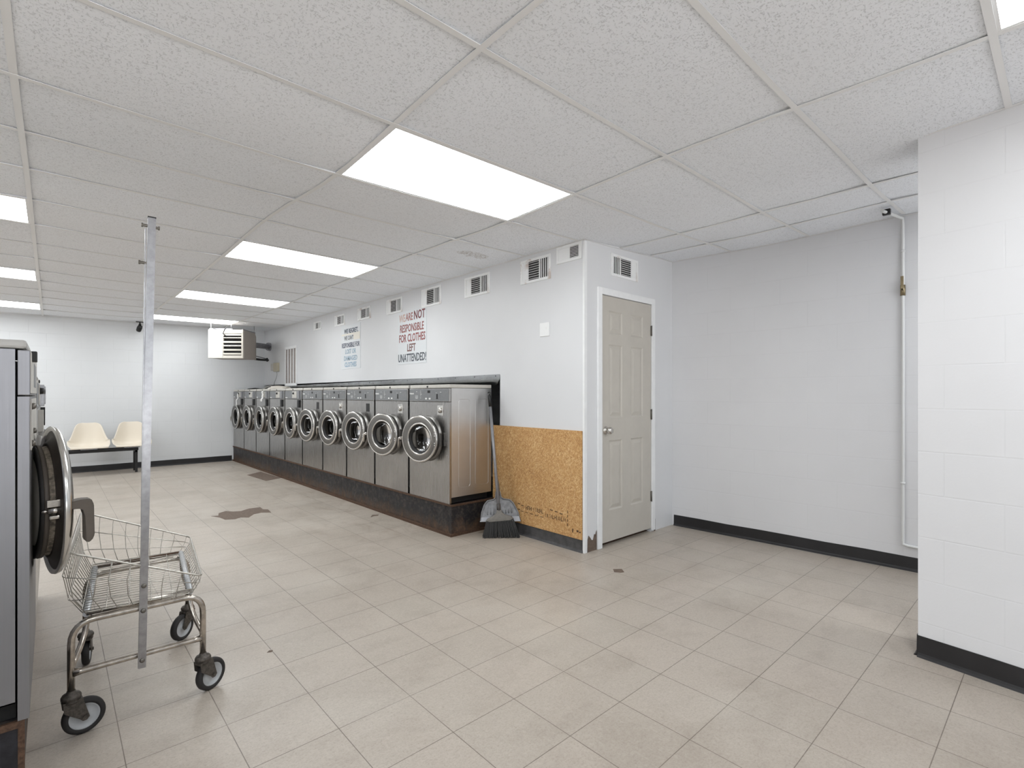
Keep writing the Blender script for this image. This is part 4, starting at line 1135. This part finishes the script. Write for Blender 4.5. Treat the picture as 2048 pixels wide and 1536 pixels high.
# ------------------------------------------------------------------ conduit with valve on the far right wall
cd = thing('gas_pipe', 'white painted pipe running down the far right wall with an old valve', 'pipe', (xr(0.79), 0.79, 0))
b = MB(); r_ = 0.0105; X_ = -0.016
b.tube([(-0.42, 0.04, 2.47), (-0.10, 0.02, 2.505), (-0.035, 0.0, 2.50), (X_, 0, 2.465), (X_, 0, 0.21), (X_, 0.0, 0.185), (X_ + 0.002, -0.03, 0.178), (X_ + 0.01, -0.5, 0.170)], r_, 12)
for z in (2.27, 0.62): b.tube([(X_, 0, z - 0.008), (X_, 0, z + 0.008)], 0.014, 12)
b.obj('pipe', 'conduit', cd)
b = MB(); b.tube([(X_, 0, 1.955), (X_, 0, 2.03)], 0.016, 12); b.obj('valve', 'brass', cd)
b = MB(); b.box(X_ - 0.03, X_ - 0.022, -0.009, 0.009, 1.99, 2.09, 0.002); b.box(X_ - 0.03, X_, -0.006, 0.006, 1.99, 2.0); b.obj('lever', 'brass', cd)
b = MB(); b.box(-0.345, -0.318, 0.01, 0.055, 2.462, 2.50, 0.003); b.obj('clamp', 'black', cd)

# ------------------------------------------------------------------ broom and dustpan in the corner by the plinth
def frame(p, xax, zax):
    z = Vector(zax).normalized(); x = Vector(xax).normalized(); y = z.cross(x).normalized(); x = y.cross(z)
    m = Matrix((x, y, z)).transposed().to_4x4(); m.translation = Vector(p); return m
base = Vector((2.908, 3.335, 0.0)); topp = Vector((3.000, 3.610, 1.245))
F = frame(base, (0.755, -0.656, 0), topp - base)
F_up = frame(base, (0.755, -0.656, 0), (0, 0, 1))
br = thing('broom', 'black bristled broom leaning in the corner between washer and strand board', 'broom', tuple(base))
Ti = Matrix.Translation(-base)
L_ = (topp - base).length
# bristles: many tapered tufts
b = MB(); rnd = random.Random(5)
TF = Ti @ F
for i in range(30):
    for j in range(5):
        fx = (i / 29 - 0.5) * 2; fy = (j / 4 - 0.5) * 2
        x0 = fx * 0.118; x1 = fx * 0.160 + rnd.uniform(-.004, .004); y0 = fy * 0.012; y1 = fy * 0.028 + rnd.uniform(-.003, .003)
        top = TF @ Vector((x0, y0, 0.150)); mid = TF @ Vector(((x0 + x1) / 2 + rnd.uniform(-.002, .002), (y0 + y1) / 2, 0.075))
        bot = TF @ Vector((x1, y1, 0.0)); bot.z = rnd.uniform(0.001, 0.006)
        b.tube([top, mid, bot], [0.0042, 0.0050, 0.0038], 4)
b.obj('bristles', 'bristle', br, kind='stuff')
b = MB(); t = bmesh.new()
secs = [(0.140, 0.122, 0.018), (0.155, 0.121, 0.020), (0.172, 0.105, 0.020), (0.190, 0.055, 0.019), (0.210, 0.030, 0.018), (0.235, 0.019, 0.016)]
prev = None
for z, hx_, hy_ in secs:
    ring = [t.verts.new((hx_ * math.copysign(abs(cos(a)) ** 0.5, cos(a)), hy_ * math.copysign(abs(sin(a)) ** 0.6, sin(a)), z)) for a in [2 * pi * k / 24 for k in range(24)]]
    if prev:
        for k in range(24): t.faces.new((prev[k], prev[(k + 1) % 24], ring[(k + 1) % 24], ring[k]))
    else: t.faces.new(ring[::-1])
    prev = ring
t.faces.new(prev); b.add(t, TF); b.obj('brush_head', 'broomgrey', br, smooth_angle=40)
b = MB(); b.tube([TF @ Vector((0, 0, 0.225)), TF @ Vector((0, 0, 0.29))], 0.017, 14); b.obj('ferrule', simple('dark_grey_ferrule', (74, 70, 68), 0.5), br)
b = MB(); b.tube([TF @ Vector((0, 0, 0.28)), TF @ Vector((0, 0, L_ - 0.10))], 0.0140, 14); b.obj('handle', 'handle_alu', br)
b = MB(); b.tube([TF @ Vector((0, 0, L_ - 0.11)), TF @ Vector((0, 0, L_ - 0.01)), TF @ Vector((0, 0, L_))], [0.0160, 0.0160, 0.010], 14)
b.tube([TF @ Vector((0.0, 0, L_)), TF @ Vector((0.012, 0.0, L_ + 0.02)), TF @ Vector((0.0, 0, L_ + 0.03)), TF @ Vector((-0.012, 0, L_ + 0.02))], 0.004, 8)
b.obj('grip', 'black', br)
dp = thing('dustpan', 'upright grey lobby dustpan clipped behind the broom', 'dustpan', tuple(base))
Fd = Ti @ F @ Matrix.Translation((0.004, 0.036, 0.0))
b = MB(); t = bmesh.new()
out = [(-0.182, 0.148), (0.182, 0.120), (0.165, 0.20), (0.130, 0.285), (0.100, 0.318), (0.045, 0.330), (0.026, 0.345), (0.016, 0.375), (-0.016, 0.375), (-0.026, 0.345), (-0.045, 0.330), (-0.100, 0.325), (-0.130, 0.295), (-0.160, 0.23)]
A = [t.verts.new((x, 0.0, z)) for x, z in out]
Bv = [t.verts.new((x * 0.93, 0.012, 0.155 + (z - 0.155) * 0.95)) for x, z in out]
n = len(out)
for k in range(n):
    if k == 0: continue
    t.faces.new((A[k], A[(k + 1) % n], Bv[(k + 1) % n], Bv[k]))
t.faces.new(Bv)
b.add(t, Fd); pan = b.obj('pan', 'pan', dp); sm = pan.modifiers.new('thick', 'SOLIDIFY'); sm.thickness = 0.003
b = MB(); t = bmesh.new()
lp_ = [(-0.180, 0.148), (0.182, 0.120), (0.172, 0.165), (-0.172, 0.185)]
A = [t.verts.new((x, -0.003, z)) for x, z in lp_]; Bv = [t.verts.new((x, 0.010, z)) for x, z in lp_]
t.faces.new(A); t.faces.new(Bv[::-1])
for k in range(4): t.faces.new((A[k], A[(k + 1) % 4], Bv[(k + 1) % 4], Bv[k]))
b.add(t, Fd); b.obj('lip', simple('pale_grey_dustpan_lip', (176, 178, 184), 0.45), dp)
b = MB()
for k in range(-4, 5):
    if k == 0: continue
    b.tube([Fd @ Vector((k * 0.027, 0.010, 0.20)), Fd @ Vector((k * 0.026, 0.010, 0.262))], 0.005, 8)
b.obj('rib', 'pan', dp)
b = MB(); b.tube([Fd @ Vector(p) for p in [(-0.175, -0.002, 0.155), (-0.160, -0.002, 0.23), (-0.130, -0.002, 0.295), (-0.100, -0.002, 0.325), (-0.045, -0.002, 0.332), (-0.026, -0.002, 0.345), (-0.018, -0.002, 0.40)]], 0.0035, 6)
b.tube([Fd @ Vector(p) for p in [(0.178, -0.002, 0.125), (0.165, -0.002, 0.20), (0.130, -0.002, 0.285), (0.100, -0.002, 0.318), (0.045, -0.002, 0.330), (0.026, -0.002, 0.345), (0.018, -0.002, 0.40)]], 0.0035, 6); b.obj('rim', 'pan', dp)
b = MB(); b.tube([Fd @ Vector((0, 0.0, 0.36)), Fd @ Vector((0, -0.004, 0.47)), Fd @ Vector((0, -0.010, 0.50))], [0.018, 0.017, 0.012], 12)
b.tube([Fd @ Vector((0, -0.01, 0.49)), Fd @ Vector((0, 0.0, 0.70))], 0.009, 10); b.obj('handle_socket', 'broomgrey', dp)

# ------------------------------------------------------------------ laundry cart
cart = thing('laundry_cart', 'chrome wire laundry cart with a tall pole in the left foreground', 'laundry cart', (0, 0, 0))
def arc(p, q, c, n=6):
    """quadratic bend from p to q about control c"""
    p, q, c = Vector(p), Vector(q), Vector(c); return [tuple(p * (1 - t) ** 2 + c * 2 * t * (1 - t) + q * t * t) for t in [k / n for k in range(n + 1)]]
NL = (0.052, 2.448); NR = (0.468, 2.438); FLg = (0.115, 3.035); FRg = (0.520, 3.065)
M['rail'] = simple('dull_white_galvanised_rail', (206, 208, 210), 0.4, 0.4, grime=0.25, gscale=70)
ZT = 0.415; RT = 0.0115
def u_frame(A, B, name='end_frame'):
    A = Vector((A[0], A[1], 0)); B = Vector((B[0], B[1], 0)); d = (B - A).normalized() * 0.072
    P = [(A.x, A.y, 0.150)] + arc((A.x, A.y, ZT - 0.078), (A.x + d.x, A.y + d.y, ZT), (A.x, A.y, ZT)) + arc((B.x - d.x, B.y - d.y, ZT), (B.x, B.y, ZT - 0.078), (B.x, B.y, ZT)) + [(B.x, B.y, 0.150)]
    b = MB(); b.tube(P, RT, 14); b.obj(name, 'tube', cart)
u_frame(NL, NR); u_frame(FLg, FRg)
def lerp(a, b_, t): return tuple(x + (y - x) * t for x, y in zip(a, b_))
for A, B in ((NL, NR), (FLg, FRg)):
    b = MB(); P0 = Vector((A[0], A[1], 0.232)); P1 = Vector((B[0], B[1], 0.232))
    pts = [P0 + (P1 - P0) * k for k in (0.01, 0.08, 0.14, 0.46, 0.49, 0.51, 0.54, 0.86, 0.92, 0.99)]
    b.tube(pts, [0.015, 0.011, 0.0105, 0.0105, 0.009, 0.009, 0.0105, 0.0105, 0.011, 0.013], 12); b.obj('stretcher', 'tube', cart)
RL = [(0.095, 2.460), (0.150, 3.085)]; RR_ = [(0.424, 2.448), (0.492, 3.080)]
for A, B, rail in ((NL, FLg, RL), (NR, FRg, RR_)):
    # brace bends down from the side rail to each leg
    for P_, f, g_ in ((A, 0.03, 0.20), (B, 0.97, 0.80)):
        q0 = lerp(rail[0], rail[1], f + (0.10 if f < .5 else -0.10)); b = MB()
        b.tube([(P_[0], P_[1], 0.225)] + arc((P_[0] * .9 + q0[0] * .1, P_[1] * .9 + q0[1] * .1, 0.262), q0 + (ZT + 0.008,), q0 + (0.33,), 8), 0.0095, 12)
        b.obj('brace', 'tube', cart)
# side rails (inside the corners) wrapped by the bottom wires, plus end rails
for (p, q) in (RL, RR_):
    b = MB(); b.tube([(p[0], p[1], ZT + 0.018), (q[0], q[1], ZT + 0.018)], 0.0115, 12); b.obj('side_rail', M['rail'], cart)
for p, q in ((RL[0], RR_[0]), (RL[1], RR_[1])):
    b = MB(); b.tube([(p[0], p[1], ZT + 0.020), (q[0], q[1], ZT + 0.020)], 0.008, 10); b.obj('end_rail', 'rustdark' if p[1] > 3 else 'tube', cart)
# basket
BZ = ZT + 0.032
rimP = dict(NL=(0.044, 2.402, 0.684), NR=(0.457, 2.400, 0.503), FR=(0.548, 3.160, 0.488), FL=(0.104, 3.160, 0.690))
midP = dict(NL=(0.026, 2.405, 0.600), NR=(0.452, 2.405, 0.474), FR=(0.540, 3.150, 0.462), FL=(0.100, 3.150, 0.605))
lowP = dict(NL=(0.042, 2.420, 0.508), NR=(0.442, 2.418, 0.450), FR=(0.525, 3.135, 0.446), FL=(0.112, 3.135, 0.515))
basP = dict(NL=(0.080, 2.440, BZ), NR=(0.430, 2.420, BZ - 0.01), FR=(0.505, 3.100, BZ - 0.01), FL=(0.140, 3.105, BZ))
def loop(D, rad=0.03):
    K = ['NL', 'NR', 'FR', 'FL']; P = []
    for i, k in enumerate(K):
        c = Vector(D[k]); a = Vector(D[K[i - 1]]); n_ = Vector(D[K[(i + 1) % 4]])
        P += arc(c + (a - c).normalized() * rad, c + (n_ - c).normalized() * rad, c, 4)
    return P
basket = bpy.data.objects.new('basket', None)
b = MB(); b.tube(loop(rimP), 0.0036, 8, closed=True); basket = b.obj('basket', 'wire', cart)
def side(k0, k1, n, name):
    b = MB()
    for i in range(n + 1):
        t = i / n
        q = [Vector(lerp(D[k0], D[k1], 0.04 + 0.92 * t)) for D in (rimP, midP, lowP, basP)]
        q[3].z -= 0.006
        b.tube(q, 0.0016, 5)
    for D in (midP, lowP):
        b.tube([lerp(D[k0], D[k1], 0.03 + 0.94 * s_ / 4) for s_ in range(5)], 0.0019, 5)
    return b.obj(name, 'wire', basket)
side('NL', 'NR', 7, 'wire_side'); side('FL', 'FR', 8, 'wire_side'); side('NL', 'FL', 15, 'wire_side'); side('NR', 'FR', 15, 'wire_side')
b = MB()
b.tube(loop(midP, 0.02), 0.0017, 5, closed=True); b.tube(loop(lowP, 0.02), 0.0017, 5, closed=True); b.tube(loop(basP, 0.02), 0.0022, 5, closed=True)
for i in range(22):
    t = (i + 0.5) / 22; b.tube([lerp(lerp(basP['NL'], basP['FL'], t), lerp(basP['NR'], basP['FR'], t), s_ / 2) for s_ in range(3)], 0.0014, 5)
for t in (0.2, 0.4, 0.6, 0.8):
    b.tube([lerp(basP['NL'], basP['NR'], t), lerp(basP['FL'], basP['FR'], t)], 0.0018, 5)
b.obj('wire_bottom', 'wire', basket)
# castors
def castor(x, y, head, name='castor'):
    """stem at x,y; head = direction the wheel trails"""
    h = Vector((cos(head), sin(head), 0)); rw = 0.064; wx = 0.036
    Mc = Matrix.Translation((x, y, 0)) @ Matrix.Rotation(head, 4, 'Z')
    b = MB(); b.lathe([(0, 0.170), (0.013, 0.170), (0.014, 0.160), (0.026, 0.157), (0.030, 0.150), (0.030, 0.143), (0.024, 0.138), (0.028, 0.134), (0.026, 0.128), (0, 0.126)], 22, mat=Mc)
    c = b.obj(name, 'castor', cart)
    b = MB()
    for s in (-1, 1):
        t = bmesh.new(); y0 = s * 0.017; P = [(-0.026, 0.138), (0.030, 0.138), (0.050, 0.062), (0.042, 0.052), (0.030, 0.052), (0.022, 0.062), (-0.022, 0.100)]
        A = [t.verts.new((px, y0, pz)) for px, pz in P]; B = [t.verts.new((px, y0 + s * 0.0035, pz)) for px, pz in P]
        t.faces.new(A); t.faces.new(B[::-1])
        for k in range(len(P)): t.faces.new((A[k], A[(k + 1) % len(P)], B[(k + 1) % len(P)], B[k]))
        b.add(t, Mc)
    b.box(-0.026, 0.032, -0.020, 0.020, 0.126, 0.138, 0.002, Mc); b.cyl((wx, 0, rw), 0.007, 0.050, 'y', 12, Mc)
    b.obj('fork', 'castor', c)
    b = MB(); b.lathe([(0.046, -0.013), (0.054, -0.0145), (0.061, -0.012), (rw, -0.006), (rw, 0.006), (0.061, 0.012), (0.054, 0.0145), (0.046, 0.013)], 40, 'y', (wx, 0, rw), Mc, close=True); b.obj('tyre', 'tyre', c)
    b = MB(); b.lathe([(0, -0.008), (0.012, -0.010), (0.014, -0.006), (0.038, -0.005), (0.042, -0.011), (0.047, -0.012), (0.047, 0.012), (0.042, 0.011), (0.038, 0.005), (0.014, 0.006), (0.012, 0.010), (0, 0.008)], 36, 'y', (wx, 0, rw), Mc); b.obj('hub', 'hub', c)
castor(NL[0], NL[1], R(8)); castor(NR[0], NR[1], R(28)); castor(FRg[0], FRg[1], R(118 + 100)); castor(FLg[0], FLg[1], R(82))
# pole
pb = Vector((0.257, 2.406, 0.198)); pt = Vector((0.289, 2.410, 1.941)); dz = (pt - pb)
b = MB(); Fp = frame(pb, (1, -0.05, 0), dz); LP = dz.length
t = bmesh.new(); bmesh.ops.create_cube(t, size=1); bmesh.ops.scale(t, vec=(0.0255, 0.022, LP), verts=t.verts); bmesh.ops.translate(t, vec=(0, 0, LP / 2), verts=t.verts)
bmesh.ops.bevel(t, geom=[e for e in t.edges if abs((e.verts[0].co - e.verts[1].co).z) > 1], offset=0.002, segments=2, affect='EDGES')
b.add(t, Fp); pole = b.obj('pole', 'galv', cart, label='tall square galvanised pole')
b = MB(); t = bmesh.new(); bmesh.ops.create_cube(t, size=1); bmesh.ops.scale(t, vec=(0.004, 0.018, 1.15), verts=t.verts)
b.add(t, Fp @ Matrix.Translation((-0.0150, 0.005, LP - 0.62)) @ Matrix.Rotation(R(-0.35), 4, 'Y')); b.obj('slotted_strip', 'galv', pole)
b = MB()
b.box(-0.0135, 0.0135, -0.0115, 0.0115, LP - 0.003, LP + 0.002, 0.0, Fp); b.obj('end_cap', 'black', pole)
for x, z in ((-0.030, LP - 0.034), (-0.036, LP - 0.180)):
    b = MB(); b.cyl((x * 0.7, 0, z), 0.0055, 0.022, 'x', 12, Fp); b.cyl((x, 0, z), 0.008, 0.006, 'x', 8, Fp); b.obj('bolt', 'screw', pole)
b = MB(); b.cyl((0.018, 0, LP - 0.036), 0.0055, 0.012, 'x', 12, Fp); b.cyl((0.0235, 0, LP - 0.036), 0.008, 0.005, 'x', 8, Fp); b.obj('bolt', 'screw', pole)
for z in (0.315, 0.220, 0.030):
    b = MB(); b.lathe([(0, 0), (0.009, 0), (0.0085, 0.003), (0.004, 0.005), (0, 0.005)], 14, mat=Fp @ Matrix.Translation((0, -0.0112, z)) @ Matrix.Rotation(pi / 2, 4, 'X')); b.obj('bolt', 'screw', pole)
